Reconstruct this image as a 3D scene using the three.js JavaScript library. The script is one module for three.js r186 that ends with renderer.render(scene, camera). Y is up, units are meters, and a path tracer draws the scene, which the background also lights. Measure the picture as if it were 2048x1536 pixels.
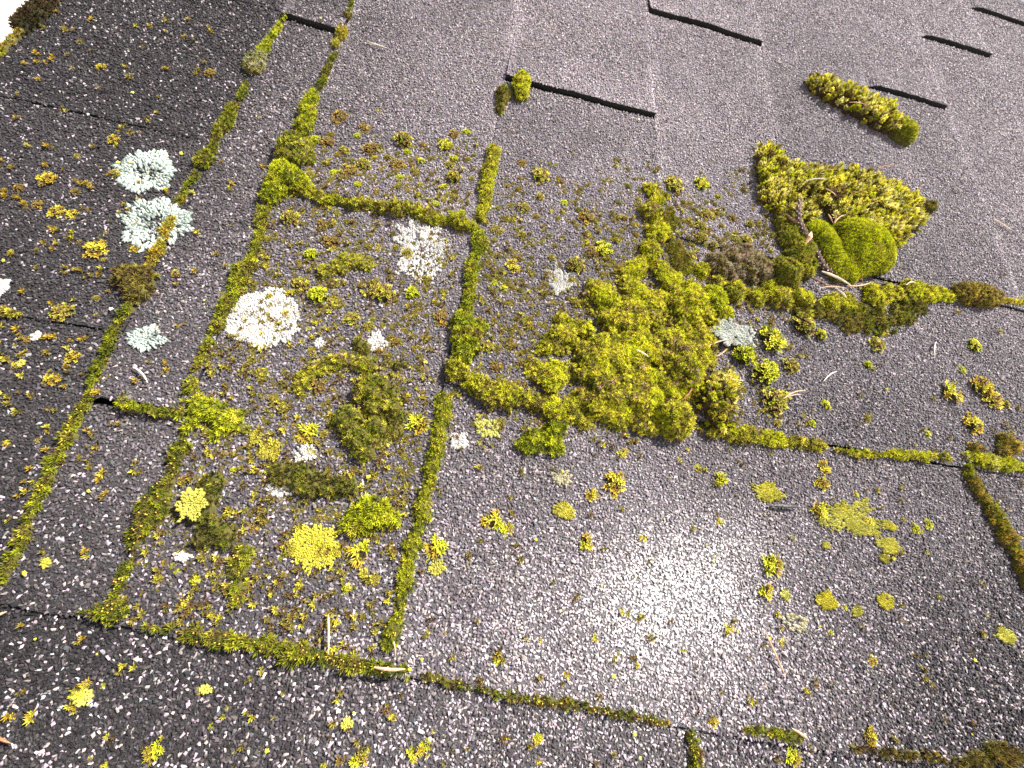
import * as THREE from 'three';
import { ConvexGeometry } from 'three/addons/geometries/ConvexGeometry.js';
import { mergeGeometries } from 'three/addons/utils/BufferGeometryUtils.js';

// ---------------------------------------------------------------- camera, sky, sun, exposure
const scene = new THREE.Scene();
const PITCH = 0.42;                                     // the roof rises away from the eaves by 24 degrees
const ROOF = new THREE.Quaternion().setFromAxisAngle(new THREE.Vector3(1, 0, 0), PITCH);
const ORIGIN = new THREE.Vector3(0, 3, 0);
const YAW = -0.31876646, TILT = 1.17383159, ROLL = 0.46502652, FOCAL = 850, EYE = 0.2;
const V3 = (x, y, z) => new THREE.Vector3(x, y, z);
const toRoof = (x, f, n) => V3(x, n, -f);               // along the courses, up the slope, off the surface
const cr = Math.cos(ROLL), sr = Math.sin(ROLL), cp = Math.cos(TILT), sp = Math.sin(TILT), cy = Math.cos(YAW), sy = Math.sin(YAW);
const r0 = [cy, sy, 0], fw = [-sy * cp, cy * cp, -sp];
const u0 = [r0[1] * fw[2] - r0[2] * fw[1], r0[2] * fw[0] - r0[0] * fw[2], r0[0] * fw[1] - r0[1] * fw[0]];
const camR = r0.map((v, i) => v * cr + u0[i] * sr), camU = r0.map((v, i) => -v * sr + u0[i] * cr);
const camera = new THREE.PerspectiveCamera(2 * Math.atan(768 / FOCAL) * 180 / Math.PI, 4 / 3, 0.01, 3000);
{
  const X = toRoof(...camR), Y = toRoof(...camU), Z = toRoof(...fw).negate();
  const q = new THREE.Quaternion().setFromRotationMatrix(new THREE.Matrix4().makeBasis(X, Y, Z));
  camera.quaternion.copy(ROOF).multiply(q);
  camera.position.copy(V3(0, EYE, 0).applyQuaternion(ROOF).add(ORIGIN));
}
const SUN = toRoof(0.50, 0.52, 0.64).applyQuaternion(ROOF).normalize();
{
  const W = 256, H = 128, data = new Float32Array(W * H * 4);
  for (let j = 0; j < H; j++) for (let i = 0; i < W; i++) {
    const up = ((j + 0.5) / H - 0.5) * Math.PI, ro = ((i + 0.5) / W - 0.5) * 2 * Math.PI;
    const d = V3(Math.cos(ro) * Math.cos(up), Math.sin(up), Math.sin(ro) * Math.cos(up));
    const c = d.dot(SUN), y = Math.max(0, d.y), hz = Math.pow(1 - y, 3), glow = 0.55 * Math.pow(Math.max(0, c), 6);
    const k = [0.23 + 0.42 * hz + glow, 0.26 + 0.39 * hz + glow * 0.95, 0.35 + 0.34 * hz + glow * 0.88];
    for (let n = 0; n < 3; n++) data[(j * W + i) * 4 + n] = k[n] * 0.55;
    data[(j * W + i) * 4 + 3] = 1;
  }
  const sky = new THREE.DataTexture(data, W, H, THREE.RGBAFormat, THREE.FloatType);
  sky.mapping = THREE.EquirectangularReflectionMapping; sky.magFilter = THREE.LinearFilter; sky.needsUpdate = true;
  scene.background = sky; scene.environment = sky;
}
const sun = new THREE.DirectionalLight(new THREE.Color(1, 0.965, 0.9), 5);
sun.position.copy(ORIGIN).addScaledVector(SUN, 4); sun.target.position.copy(ORIGIN);
sun.castShadow = true; sun.shadow.radius = 1; sun.shadow.mapSize.set(4096, 4096);
Object.assign(sun.shadow.camera, { left: -1, right: 1, top: 1, bottom: -1, near: 0.5, far: 8 });
scene.add(sun, sun.target);
const renderer = new THREE.WebGLRenderer();
renderer.setSize(1024, 768); renderer.shadowMap.enabled = true;
renderer.toneMapping = THREE.LinearToneMapping; renderer.toneMappingExposure = 2.3;

// ---------------------------------------------------------------- helpers
function rng(seed) { let s = seed | 0; return () => { s = (s + 0x6d2b79f5) | 0; let t = Math.imul(s ^ (s >>> 15), 1 | s); t = (t + Math.imul(t ^ (t >>> 7), 61 | t)) ^ t; return ((t ^ (t >>> 14)) >>> 0) / 4294967296; }; }
const hash = (x, y, s) => { let h = Math.imul(x, 374761393) + Math.imul(y, 668265263) + Math.imul(s, 2147483647 ^ 0x5bd1e995); h = Math.imul(h ^ (h >>> 13), 1274126177); return ((h ^ (h >>> 16)) >>> 0) / 4294967296; };
function noise(x, y, s = 1) {
  const ix = Math.floor(x), iy = Math.floor(y), fx = x - ix, fy = y - iy, a = fx * fx * (3 - 2 * fx), b = fy * fy * (3 - 2 * fy);
  const p = hash(ix, iy, s), q = hash(ix + 1, iy, s), r = hash(ix, iy + 1, s), t = hash(ix + 1, iy + 1, s);
  return p + (q - p) * a + (r - p) * b + (p - q - r + t) * a * b;
}
const fbm = (x, y, s = 1) => noise(x, y, s) * 0.5 + noise(x * 2.1, y * 2.1, s + 7) * 0.3 + noise(x * 4.3, y * 4.3, s + 13) * 0.2;
const clamp = (x, a, b) => Math.min(b, Math.max(a, x)), lerp = (a, b, t) => a + (b - a) * t, smooth = (a, b, x) => { const t = clamp((x - a) / (b - a), 0, 1); return t * t * (3 - 2 * t); };
// a place on the roof, from where it is seen: [along the courses, up the slope] in metres
function at(px, py) {
  const x = (px - 1024) / FOCAL, y = -(py - 768) / FOCAL, d = [0, 1, 2].map((i) => x * camR[i] + y * camU[i] + fw[i]), t = -EYE / d[2];
  return [d[0] * t, d[1] * t];
}
function above(px, py, h) { const [a, b] = at(px, py), k = (EYE - h) / EYE; return [a * k, b * k]; }   // the same line of sight, h above the shingles
const sizeAt = (px, py, how = 'x') => {
  const a = at(px, py), b = at(px + 4, py), c = at(px, py + 4), sx = Math.hypot(b[0] - a[0], b[1] - a[1]) / 4, syy = Math.hypot(c[0] - a[0], c[1] - a[1]) / 4;
  return how === 'x' ? sx : how === 'y' ? syy : (sx + syy) / 2;
};
const used = new Map();
function numbered(name) { const n = used.get(name) ?? 0; used.set(name, n + 1); return n ? name + '_' + String(n).padStart(3, '0') : name; }
function tag(o, label, category, group) { o.userData = { label, category }; if (group) o.userData.group = group; return o; }
function place(o, a, y, b, turn = 0) {                  // a thing's base on the roof
  o.position.copy(toRoof(a, b, y).applyQuaternion(ROOF).add(ORIGIN));
  o.quaternion.copy(ROOF).multiply(new THREE.Quaternion().setFromAxisAngle(V3(0, 1, 0), turn));
  scene.add(o); return o;
}
const shade = (o) => { o.castShadow = o.receiveShadow = true; return o; };
function mesh(name, geo, mat) { const m = shade(new THREE.Mesh(geo, mat)); m.name = numbered(name); return m; }
function soup(pos, col, flat = true) {                  // triangles as a geometry
  const g = new THREE.BufferGeometry();
  g.setAttribute('position', new THREE.Float32BufferAttribute(pos, 3));
  if (col) g.setAttribute('color', new THREE.Float32BufferAttribute(col, 3));
  g.computeVertexNormals(); return g;
}

// ---------------------------------------------------------------- materials
function grain(seed, n, f) {
  const d = new Uint8Array(n * n * 4);
  for (let j = 0; j < n; j++) for (let i = 0; i < n; i++) { const v = f(i, j, seed); d.set([v, v, v, 255], (j * n + i) * 4); }
  const t = new THREE.DataTexture(d, n, n); t.wrapS = t.wrapT = THREE.RepeatWrapping; t.magFilter = THREE.LinearFilter; t.needsUpdate = true; return t;
}
const rough = grain(3, 256, (i, j, s) => 255 * (0.6 * noise(i / 3, j / 3, s) + 0.4 * noise(i / 1.3, j / 1.3, s + 1)));
rough.repeat.set(12, 12);
const M = {
  bitumen: new THREE.MeshStandardMaterial({ vertexColors: true, roughness: 0.85, bumpMap: rough, bumpScale: 0.0006 }),
  under: new THREE.MeshStandardMaterial({ color: new THREE.Color().setRGB(0.012, 0.011, 0.011), roughness: 0.9 }),
  granule: new THREE.MeshPhysicalMaterial({ color: 0xffffff, roughness: 0.6, specularIntensity: 0.6 }),
  soil: new THREE.MeshStandardMaterial({ vertexColors: true, roughness: 1 }),
  leaf: new THREE.MeshPhysicalMaterial({ vertexColors: true, roughness: 0.85, transmission: 0.46, thickness: 0, specularIntensity: 0.35 }),
  tuft: new THREE.MeshPhysicalMaterial({ vertexColors: true, roughness: 0.85, transmission: 0.3, thickness: 0, specularIntensity: 0.35 }),
  lichen: new THREE.MeshStandardMaterial({ vertexColors: true, roughness: 0.95 }),
  needle: new THREE.MeshStandardMaterial({ vertexColors: true, roughness: 0.5 }),
  bark: new THREE.MeshStandardMaterial({ vertexColors: true, roughness: 0.85 }),
  board: new THREE.MeshStandardMaterial({ color: new THREE.Color().setRGB(0.72, 0.66, 0.62), roughness: 0.7 }),
  ground: new THREE.MeshStandardMaterial({ color: new THREE.Color().setRGB(0.55, 0.52, 0.47), roughness: 0.95 }),
  capsule: new THREE.MeshStandardMaterial({ color: new THREE.Color().setRGB(0.75, 0.42, 0.06), roughness: 0.35 }),
};

// ---------------------------------------------------------------- the roof: shingles that lie course over course
const seam = {                                          // where the upslope seams run, by distance up the slope
  rake: () => -0.277, a: (b) => -0.1515 - 0.003 * b, b: (b) => -0.1135 - 0.004 * b, c: (b) => -0.0085 + 0.014 * b, d: (b) => 0.115 - 0.03 * b,
  e: (b) => 0.205 + 0 * b, e2: () => 0.2915, f: (b) => 0.386, g: (b) => 0.4705, end: () => 0.78,
};
const joint = (a) => -0.0485 - 0.08 * clamp(a + 0.008, -0.2, 0.2);   // the bottom joint runs slightly askew
const cells = [                                         // left seam, right seam, lower edge, upper edge, width of the slot under it
  ['rake', 'a', -0.2, 'j', 0.001], ['rake', 'a', 'j', 0.0715, 0.0012], ['rake', 'a', 0.0715, 0.19, 0.001], ['rake', 'a', 0.19, 0.31, 0.0008], ['rake', 'a', 0.31, 0.44, 0.0006], ['rake', 'a', 0.44, 0.66, 0.0006],
  ['a', 'b', 'j', 0.039, 0.0014], ['a', 'b', 0.039, 0.303, 0.0035], ['a', 'b', 0.303, 0.66, 0.0035],
  ['b', 'c', 'j', 0.172, 0.0014], ['b', 'c', 0.172, 0.42, 0.002], ['b', 'c', 0.42, 0.66, 0.003],
  ['c', 'd', 0.0735, 0.301, 0.002], ['c', 'd', 0.301, 0.66, 0.0042],
  ['d', 'e', 0.196, 0.4255, 0.002], ['d', 'e', 0.4255, 0.66, 0.0045],
  ['e', 'f', 0.2, 0.4105, 0.002], ['e', 'f', 0.4105, 0.66, 0.0045],
  ['f', 'g', 0.204, 0.516, 0.002], ['f', 'g', 0.516, 0.66, 0.0048],
  ['g', 'end', 0.206, 0.602, 0.0015], ['g', 'end', 0.602, 0.66, 0.0045],
  ['d', 'end', 0.0755, 0.2, 0.0014],
  ['c', 'e2', 'j', 0.0745, 0.0014], ['e2', 'end', 'j', 0.079, 0.0014],
  ['a', 'd', -0.2, 'j', 0.001], ['d', 'end', -0.2, 'j', 0.001],
].map(([l, r, b0, b1, gap], i) => ({ l: seam[l], r: seam[r], B0: b0 === 'j' ? joint : () => b0, B1: b1 === 'j' ? joint : () => b1, b0: b0 === 'j' ? joint((seam[l](0) + seam[r](0)) / 2) : b0, b1: b1 === 'j' ? joint((seam[l](0) + seam[r](0)) / 2) : b1, part: l === 'e' && b1 === 0.66 ? 0.305 : l === 'f' || l === 'g' ? seam[l](0.5) + 0.004 : -9, gap: gap < 0.003 ? 0.0003 : gap * 0.55, edge: gap < 0.003 ? gap * 0.85 : 0.0034, i, left: l, lift: 0.0004 * hash(i, 3, 5), tilt: (hash(i, 9, 5) - 0.5) * 0.004 }));
const inCell = (c, a, b) => b >= c.B0(a) && b < c.B1(a) && a >= c.l(b) && a < c.r(b);
let lastCell = cells[0];
function cellAt(a, b) {
  if (inCell(lastCell, a, b)) return lastCell;
  for (const c of cells) if (inCell(c, a, b)) return (lastCell = c);
  return null;
}
const gapAt = (c, a) => c.gap * (0.05 + 0.95 * smooth(c.part - 0.004, c.part + 0.01, a));
const wave = (a, b) => 0.0016 * (noise(a * 14, b * 14, 21) - 0.5) + 0.0009 * (noise(a * 40, b * 40, 22) - 0.5);
function topY(c, a, b) {
  const t = clamp((b - c.B0(a)) / 0.05, 0, 1), edge = c.edge * (0.01 + 0.99 * smooth(c.part - 0.004, c.part + 0.01, a));
  return 0.0009 + edge * (1 - t) * (1 - t) + c.lift * 0.5 + c.tilt * (a - (c.l(b) + c.r(b)) / 2) * 0.3 + wave(a, b);
}
const surf = (a, b) => { const c = cellAt(a, b); return c ? topY(c, a, b) : 0; };
const bed = (a, b) => (surf(a, b - 0.004) + surf(a, b - 0.002) + surf(a, b) + surf(a, b + 0.002) + surf(a, b + 0.004)) / 5 + 0.0004;   // moss bridges the steps between shingles
// only what the photograph sees, and a hand's breadth round it
const CLIP = [at(-260, -120), at(1024, -70), at(2200, -70), at(2330, 700), at(2300, 1800), at(1024, 1800), at(-300, 1800), at(-260, 768)];
function seen(a, b) {
  let inside = false;
  for (let i = 0, j = CLIP.length - 1; i < CLIP.length; j = i++) { const [xi, yi] = CLIP[i], [xj, yj] = CLIP[j]; if ((yi > b) !== (yj > b) && a < (xj - xi) * (b - yi) / (yj - yi) + xi) inside = !inside; }
  return inside;
}
const roof = new THREE.Group(); roof.name = 'roof'; roof.userData = { kind: 'structure', label: 'old granule covered shingle roof overgrown with moss and lichen' };
place(roof, 0, 0, 0);
function deck(x0, x1, b0, b1, y0, y1) { const g = new THREE.BoxGeometry(x1 - x0, y1 - y0, b1 - b0); g.translate((x0 + x1) / 2, (y0 + y1) / 2, -(b0 + b1) / 2); return g; }
roof.add(mesh('underlay', deck(-0.276, 0.785, -0.21, 0.662, -0.03, -0.0022), M.under));
{
  const g = deck(-0.34, -0.279, -0.21, 0.662, -0.16, -0.011); roof.add(mesh('rake_board', g, M.board));
  const back = new THREE.BoxGeometry(1.14, 0.02, 0.6); back.translate(0, -0.01, -0.3); back.rotateX(-2 * PITCH); back.translate(0.22, -0.006, -0.664); roof.add(mesh('rear_slope', back, M.under));
}
const stoneShapes = [];
for (let k = 0; k < 4; k++) {
  const R = rng(100 + k), pts = [];
  for (let i = 0; i < 11; i++) { const u = R() * 2 - 1, t = R() * 6.283, s = Math.sqrt(1 - u * u), r = 0.42 + 0.1 * R(); pts.push(V3(s * Math.cos(t) * r * 1.12, u * r * 0.8, s * Math.sin(t) * r * 0.92)); }
  const g = new ConvexGeometry(pts); g.deleteAttribute('uv'); stoneShapes.push(g);
}
const [glareA, glareB] = at(1340, 1180), far = at(2048, 0);  // centre of the glare painted into the chips
const tmpM = new THREE.Matrix4(), tmpQ = new THREE.Quaternion(), tmpE = new THREE.Euler(), tmpC = new THREE.Color();
function toneAt(a, b, c) {
  // mineral chips: violet brown to grey with paler ones between; tabs differ in tone; sheen, glare and vignette are painted in
  const n = fbm(a * 22, b * 22, 31), n2 = fbm(a * 45, b * 45, 32), up = smooth(0.06, 0.3, b) * smooth(-0.17, 0.08, a), low = smooth(0.05, -0.06, b), vignetteDark = smooth(-0.05, -0.2, a), edge = smooth(0.15, 0.27, a) * smooth(0.07, -0.05, b);  // masks for painted sheen (up) and painted vignette (left side, edge)
  let pale = 0.16 + 0.16 * (n - 0.5) + 0.04 * up, base = (0.168 + 0.14 * up) * (0.75 + 0.5 * n) * (0.86 + 0.28 * hash(c.i, 17, 3)), top = 0.42 + 0.1 * low, spread = 0.6 - 0.02 * up + 0.28 * low;  // up lightens the chips: sheen of the upper roof put into their colour
  base *= (1 - 0.6 * vignetteDark) * (1 - 0.6 * edge) * (1 - 0.45 * low * smooth(0.02, -0.1, a)); pale *= 1 - 0.45 * vignetteDark * (1 - low);  // vignette painted in as darker chips at the left and lower corners
  if (c.left === 'rake') { base *= 0.68; pale *= 0.7; }  // more of the painted vignette, here and below the bottom joint
  if (b < joint(a)) base *= 0.78;
  const glarePaint = 0.95 * Math.exp(-(((a - glareA) / 0.05) ** 2 + ((b - glareB - 0.2 * (a - glareA)) / 0.034) ** 2) * (0.5 + 1.0 * n2));  // glare spot painted in by whitening the chips
  const seamPale = c.b0 > 0.1 ? Math.exp(-Math.min(a - c.l(b), c.r(b) - a) / 0.002) * (0.35 + 0.65 * noise(b * 90, c.i, 5)) : 0;   // paler chips along the upright seams
  pale = clamp(pale + 0.7 * glarePaint + 0.16 * smooth(-0.1, 0.08, a) * smooth(0.12, -0.04, b), 0.02, 0.97) * (1 - 0.4 * edge);
  return { pale, base: base + 0.3 * seamPale * (base > 0.06 ? 1 : 0.2), top, spread, glarePaint };
}
function granuleColor(a, b, c, R) {
  const { pale, base, top, spread, glarePaint } = toneAt(a, b, c), q = R(), tint = R();
  const v = q < pale ? top * (0.42 + 0.58 * R()) + 0.34 * glarePaint : base * (1 - spread * 0.8 + spread * 1.9 * R() * R()) + glarePaint * (0.14 + 0.22 * R());
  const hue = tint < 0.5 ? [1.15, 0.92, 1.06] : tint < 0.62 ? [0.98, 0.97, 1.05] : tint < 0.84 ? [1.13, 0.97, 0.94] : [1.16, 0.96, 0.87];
  const k = Math.min(1, glarePaint);   // the painted glare washes out the violet
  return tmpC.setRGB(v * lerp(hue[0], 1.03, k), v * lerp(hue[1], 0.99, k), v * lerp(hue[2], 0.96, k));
}
for (const c of cells) {
  // the tab: a thin slab with a rough butt edge, following the sag of the roof
  const pos = [], uv = [], idx = [], tone = [], L = c.b1 - c.b0, Wd = c.r(c.b0) - c.l(c.b0), nx = Math.max(4, Math.round(Wd / 0.008)), nz = Math.max(4, Math.round(L / 0.008)), side = 0.00025;
  const P = (i, j) => { const bn = lerp(c.b0, c.b1, j / nz), l = c.l(bn) + side, r = c.r(bn) - side, a = lerp(l, r, i / nx), b = lerp(c.B0(a) + gapAt(c, a), c.B1(a) - 0.0002, j / nz), jag = i === 0 || i === nx ? (noise(b * 300, c.i, 41) - 0.5) * 0.0007 : 0, jb = j === 0 ? (noise(a * 300, c.i, 42) - 0.5) * 0.0014 + (noise(a * 60, c.i, 43) - 0.5) * 0.0012 : 0; return [a + jag, topY(c, a, b), -(b + jb)]; };
  for (let j = 0; j <= nz; j++) for (let i = 0; i <= nx; i++) { const p = P(i, j); pos.push(...p); uv.push(p[0] * 4, p[2] * 4); const k = toneAt(p[0], -p[2], c), v = 0.5 * k.base + 0.06 * k.glarePaint; tone.push(v * 1.05, v * 0.94, v); }
  for (let j = 0; j < nz; j++) for (let i = 0; i < nx; i++) { const k = j * (nx + 1) + i; idx.push(k, k + 1, k + nx + 1, k + 1, k + nx + 2, k + nx + 1); }
  const ring = []; for (let i = 0; i <= nx; i++) ring.push(P(i, 0)); for (let j = 1; j <= nz; j++) ring.push(P(nx, j)); for (let i = nx - 1; i >= 0; i--) ring.push(P(i, nz)); for (let j = nz - 1; j > 0; j--) ring.push(P(0, j));
  const s0 = pos.length / 3;
  ring.forEach((p, i) => { pos.push(...p, p[0], -0.0018, p[2]); uv.push(i * 0.03, 0, i * 0.03, 0.03); tone.push(0.016, 0.016, 0.014, 0.01, 0.01, 0.009); });
  ring.forEach((p, i) => { const a = s0 + 2 * i, b = s0 + 2 * ((i + 1) % ring.length); idx.push(a, a + 1, b, b, a + 1, b + 1); });
  const g = new THREE.BufferGeometry(); g.setAttribute('position', new THREE.Float32BufferAttribute(pos, 3)); g.setAttribute('uv', new THREE.Float32BufferAttribute(uv, 2)); g.setAttribute('color', new THREE.Float32BufferAttribute(tone, 3)); g.setIndex(idx); g.computeVertexNormals();
  const tab = mesh('shingle', g, M.bitumen); roof.add(tab);
  // its mineral chips
  const R = rng(500 + c.i), step = 0.00118, lists = stoneShapes.map(() => []);
  const amin = Math.min(c.l(c.b0), c.l(c.b1)), amax = Math.max(c.r(c.b0), c.r(c.b1));
  let row = 0;
  for (let b = Math.min(c.B0(amin), c.B0(amax)); b < Math.max(c.B1(amin), c.B1(amax)); b += step * 0.87, row++) for (let a = amin + (row % 2) * step / 2; a < amax; a += step) {
    const x = a + (R() - 0.5) * step * 0.9, z = b + (R() - 0.5) * step * 0.9, q = R(), w = R();
    if (!seen(x, z) || x < c.l(z) + 0.0003 || x > c.r(z) - 0.0003 || z < c.B0(x) + gapAt(c, x) - 0.0003 || z > c.B1(x) - 0.0002 || q < 0.03) continue;
    lists[Math.floor(w * 4)].push([x, z, R()]);
  }
  lists.forEach((list, k) => {
    if (!list.length) return;
    const im = shade(new THREE.InstancedMesh(stoneShapes[k], M.granule, list.length)); im.name = numbered('granules'); im.userData = { kind: 'stuff' };
    list.forEach(([x, z, q], n) => {
      const big = noise(x * 30, z * 30, 55), s = 0.00108 + 0.0009 * q * q + (R() < 0.05 ? 0.0006 : 0) + 0.0003 * big;
      tmpQ.setFromEuler(tmpE.set((R() - 0.5) * 0.9, R() * 6.283, (R() - 0.5) * 0.9));
      im.setMatrixAt(n, tmpM.compose(V3(x, topY(c, x, z) + s * (0.02 + 0.2 * R()), -z), tmpQ, V3(s * (0.8 + 0.45 * R()), s * (0.5 + 0.35 * R()), s * (0.8 + 0.4 * R()))));
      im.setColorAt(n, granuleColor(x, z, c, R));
    });
    tab.add(im);
  });
}
{
  const g = new THREE.PlaneGeometry(1600, 1600); g.rotateX(-Math.PI / 2);
  const ground = mesh('ground', g, M.ground); ground.userData = { kind: 'structure', label: 'pale ground far below the roof edge' }; scene.add(ground);
}

// ---------------------------------------------------------------- moss
const HUE = { green: [0.36, 0.41, 0.012], bright: [0.72, 0.74, 0.02], yellow: [0.90, 0.80, 0.08], olive: [0.46, 0.37, 0.06], dark: [0.15, 0.14, 0.012], brown: [0.30, 0.18, 0.06], gold: [0.70, 0.48, 0.04], pale: [0.6, 0.57, 0.36], pink: [0.7, 0.46, 0.38], lemon: [0.95, 0.86, 0.26] };
// one shoot: leaves that spread from a short stem; lengths in metres
function shoot(seed, { leaves, len, wide, open, rise, curl, base = 0.22, stem = 0 }) {
  const R = rng(seed), pos = [], col = [];
  for (let i = 0; i < leaves; i++) {
    const f = leaves > 1 ? i / (leaves - 1) : 0, t = i * 2.39996 + R() * 0.5, o = open * (0.35 + 0.85 * (1 - f)) * (0.8 + 0.4 * R()), l = len * (0.75 + 0.5 * R()), y0 = stem * f;
    const dx = Math.cos(t), dz = Math.sin(t), w = wide * (0.8 + 0.4 * R());
    let x = 0, y = y0; const p = [];
    for (let k = 0; k <= 2; k++) { const u = k / 2, ang = o + curl * u, ww = w * [0.75, 1, 0.06][k]; p.push([x * dx - dz * ww, y, x * dz + dx * ww], [x * dx + dz * ww, y, x * dz - dx * ww]); x += Math.sin(ang) * l / 2; y += Math.cos(ang) * l / 2 * rise; }
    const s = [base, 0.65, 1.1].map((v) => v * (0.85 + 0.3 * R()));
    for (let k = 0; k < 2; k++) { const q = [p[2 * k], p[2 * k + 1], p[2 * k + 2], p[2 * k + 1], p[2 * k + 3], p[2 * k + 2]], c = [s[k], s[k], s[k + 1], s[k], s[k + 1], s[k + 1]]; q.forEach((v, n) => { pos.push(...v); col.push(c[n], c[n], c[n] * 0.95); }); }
  }
  return soup(pos, col);
}
const KIND = {
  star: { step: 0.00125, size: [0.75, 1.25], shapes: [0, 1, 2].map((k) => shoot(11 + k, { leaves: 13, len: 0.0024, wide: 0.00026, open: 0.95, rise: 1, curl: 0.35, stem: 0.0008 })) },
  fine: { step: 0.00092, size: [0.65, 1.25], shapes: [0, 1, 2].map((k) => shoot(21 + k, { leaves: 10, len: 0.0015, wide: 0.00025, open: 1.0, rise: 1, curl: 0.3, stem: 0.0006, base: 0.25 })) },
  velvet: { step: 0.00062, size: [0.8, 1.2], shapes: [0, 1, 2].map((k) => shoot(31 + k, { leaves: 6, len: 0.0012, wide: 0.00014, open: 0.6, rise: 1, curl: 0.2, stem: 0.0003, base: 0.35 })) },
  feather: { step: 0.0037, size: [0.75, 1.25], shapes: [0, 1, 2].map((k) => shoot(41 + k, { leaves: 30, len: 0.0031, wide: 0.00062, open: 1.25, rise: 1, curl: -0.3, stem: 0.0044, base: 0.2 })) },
};
const pick = (weights, x) => { let s = 0; for (const [k, w] of weights) { s += w; if (x < s) return HUE[k]; } return HUE[weights[0][0]]; };
function field(chains, how) {
  const caps = [];
  for (const ch of chains) {
    const pts = ch.map(([px, py, r]) => { const [a, b] = at(px, py); return [a, b, r * sizeAt(px, py, how)]; });
    if (pts.length === 1) caps.push([pts[0], pts[0]]);
    for (let i = 1; i < pts.length; i++) caps.push([pts[i - 1], pts[i]]);
  }
  return caps;
}
function knobs(x, y, seed) {                            // rounded knobs with creases between them, 0 to 1
  const ix = Math.floor(x), iy = Math.floor(y); let m = 9;
  for (let j = -1; j <= 1; j++) for (let i = -1; i <= 1; i++) { const u = ix + i + hash(ix + i, iy + j, seed), v = iy + j + hash(ix + i, iy + j, seed + 1); m = Math.min(m, (u - x) ** 2 + (v - y) ** 2); }
  return Math.max(0, 1 - m * 1.3);
}
let mossSeed = 1000;
function moss(name, label, kind, chains, o = {}) {
  const seed = mossSeed++, R = rng(seed), K = KIND[kind], caps = field(chains, o.how ?? 'x'), hf = o.high ?? 0.55, ragged = o.ragged ?? 0.5, nf = o.grain ?? 260, cover = o.cover ?? 0, lump = o.lump ?? 0.8, bump = o.bump ?? 0, lf = o.lumps ?? 210;
  let x0 = 9, x1 = -9, b0 = 9, b1 = -9;
  for (const [p, q] of caps) for (const v of [p, q]) { x0 = Math.min(x0, v[0] - v[2] * 1.25); x1 = Math.max(x1, v[0] + v[2] * 1.25); b0 = Math.min(b0, v[1] - v[2] * 1.25); b1 = Math.max(b1, v[1] + v[2] * 1.25); }
  const ca = (x0 + x1) / 2, cb = (b0 + b1) / 2, ybase = bed(ca, cb);
  const H = (a, b) => {                                  // thickness of the cushion; below 0 outside
    let best = -1, sum = 0;
    const nz = (fbm(a * nf, b * nf, seed) - 0.5) * ragged * 3.2 + (noise(a * 90, b * 90, seed + 4) - 0.5) * ragged * 1.3 + (noise(a * 900, b * 900, seed + 3) - 0.5) * ragged * 0.8;
    for (const [p, q] of caps) {
      const dx = q[0] - p[0], db = q[1] - p[1], l = dx * dx + db * db, t = l ? clamp(((a - p[0]) * dx + (b - p[1]) * db) / l, 0, 1) : 0, r = lerp(p[2], q[2], t);
      const d = Math.hypot(a - p[0] - dx * t, b - p[1] - db * t) / r; if (d > 1.3) continue;
      const k = 1 - d * d + nz - cover; if (k > 0) { const h = r * hf * Math.sqrt(Math.min(1, k)); sum = Math.max(sum, h); best = 1; }
    }
    if (best < 0) return -1;
    return sum * (1 - lump * 0.5 + lump * (1.1 * knobs(a * lf, b * lf, seed + 5) + 0.35 * fbm(a * nf * 0.7, b * nf * 0.7, seed + 5))) + 0.0002 + (bump && sum > 0.0008 ? bump * knobs(a * 125, b * 125, seed + 21) * Math.min(1, sum * 500) : 0);
  };
  const root = new THREE.Group(); root.name = numbered(name); tag(root, label, o.category ?? 'moss', o.group); place(root, ca, ybase, cb);
  // the matted body
  const cell = Math.max(0.0007, Math.max(x1 - x0, b1 - b0) / 150), nx = Math.ceil((x1 - x0) / cell), nb = Math.ceil((b1 - b0) / cell), h = new Float32Array((nx + 1) * (nb + 1));
  for (let j = 0; j <= nb; j++) for (let i = 0; i <= nx; i++) h[j * (nx + 1) + i] = H(x0 + i * cell, b0 + j * cell);
  const pos = [], col = [], idx = [], map = new Map(), soil = o.soil ?? [0.085, 0.075, 0.015];
  const vert = (i, j) => { const k = j * (nx + 1) + i; if (!map.has(k)) { const a = x0 + i * cell, b = b0 + j * cell, s = 0.7 + 0.6 * hash(i, j, seed); map.set(k, pos.length / 3); pos.push(a - ca, bed(a, b) - ybase + (h[k] > 0 ? h[k] : -0.0008), -(b - cb)); col.push(soil[0] * s, soil[1] * s, soil[2] * s); } return map.get(k); };
  for (let j = 0; j < nb; j++) for (let i = 0; i < nx; i++) { const k = j * (nx + 1) + i; if (h[k] > 0 || h[k + 1] > 0 || h[k + nx + 1] > 0 || h[k + nx + 2] > 0) { const a = vert(i, j), b = vert(i + 1, j), c = vert(i, j + 1), d = vert(i + 1, j + 1); idx.push(a, b, c, b, d, c); } }
  const g = new THREE.BufferGeometry(); g.setAttribute('position', new THREE.Float32BufferAttribute(pos, 3)); g.setAttribute('color', new THREE.Float32BufferAttribute(col, 3)); g.setIndex(idx); g.computeVertexNormals();
  root.add(mesh('cushion', g, M.soil));
  // the shoots
  const step = K.step * (o.step ?? 1), lists = K.shapes.map(() => []), hue = o.hue ?? [['green', 0.4], ['bright', 0.25], ['yellow', 0.15], ['olive', 0.2]], e = 0.0005;
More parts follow.
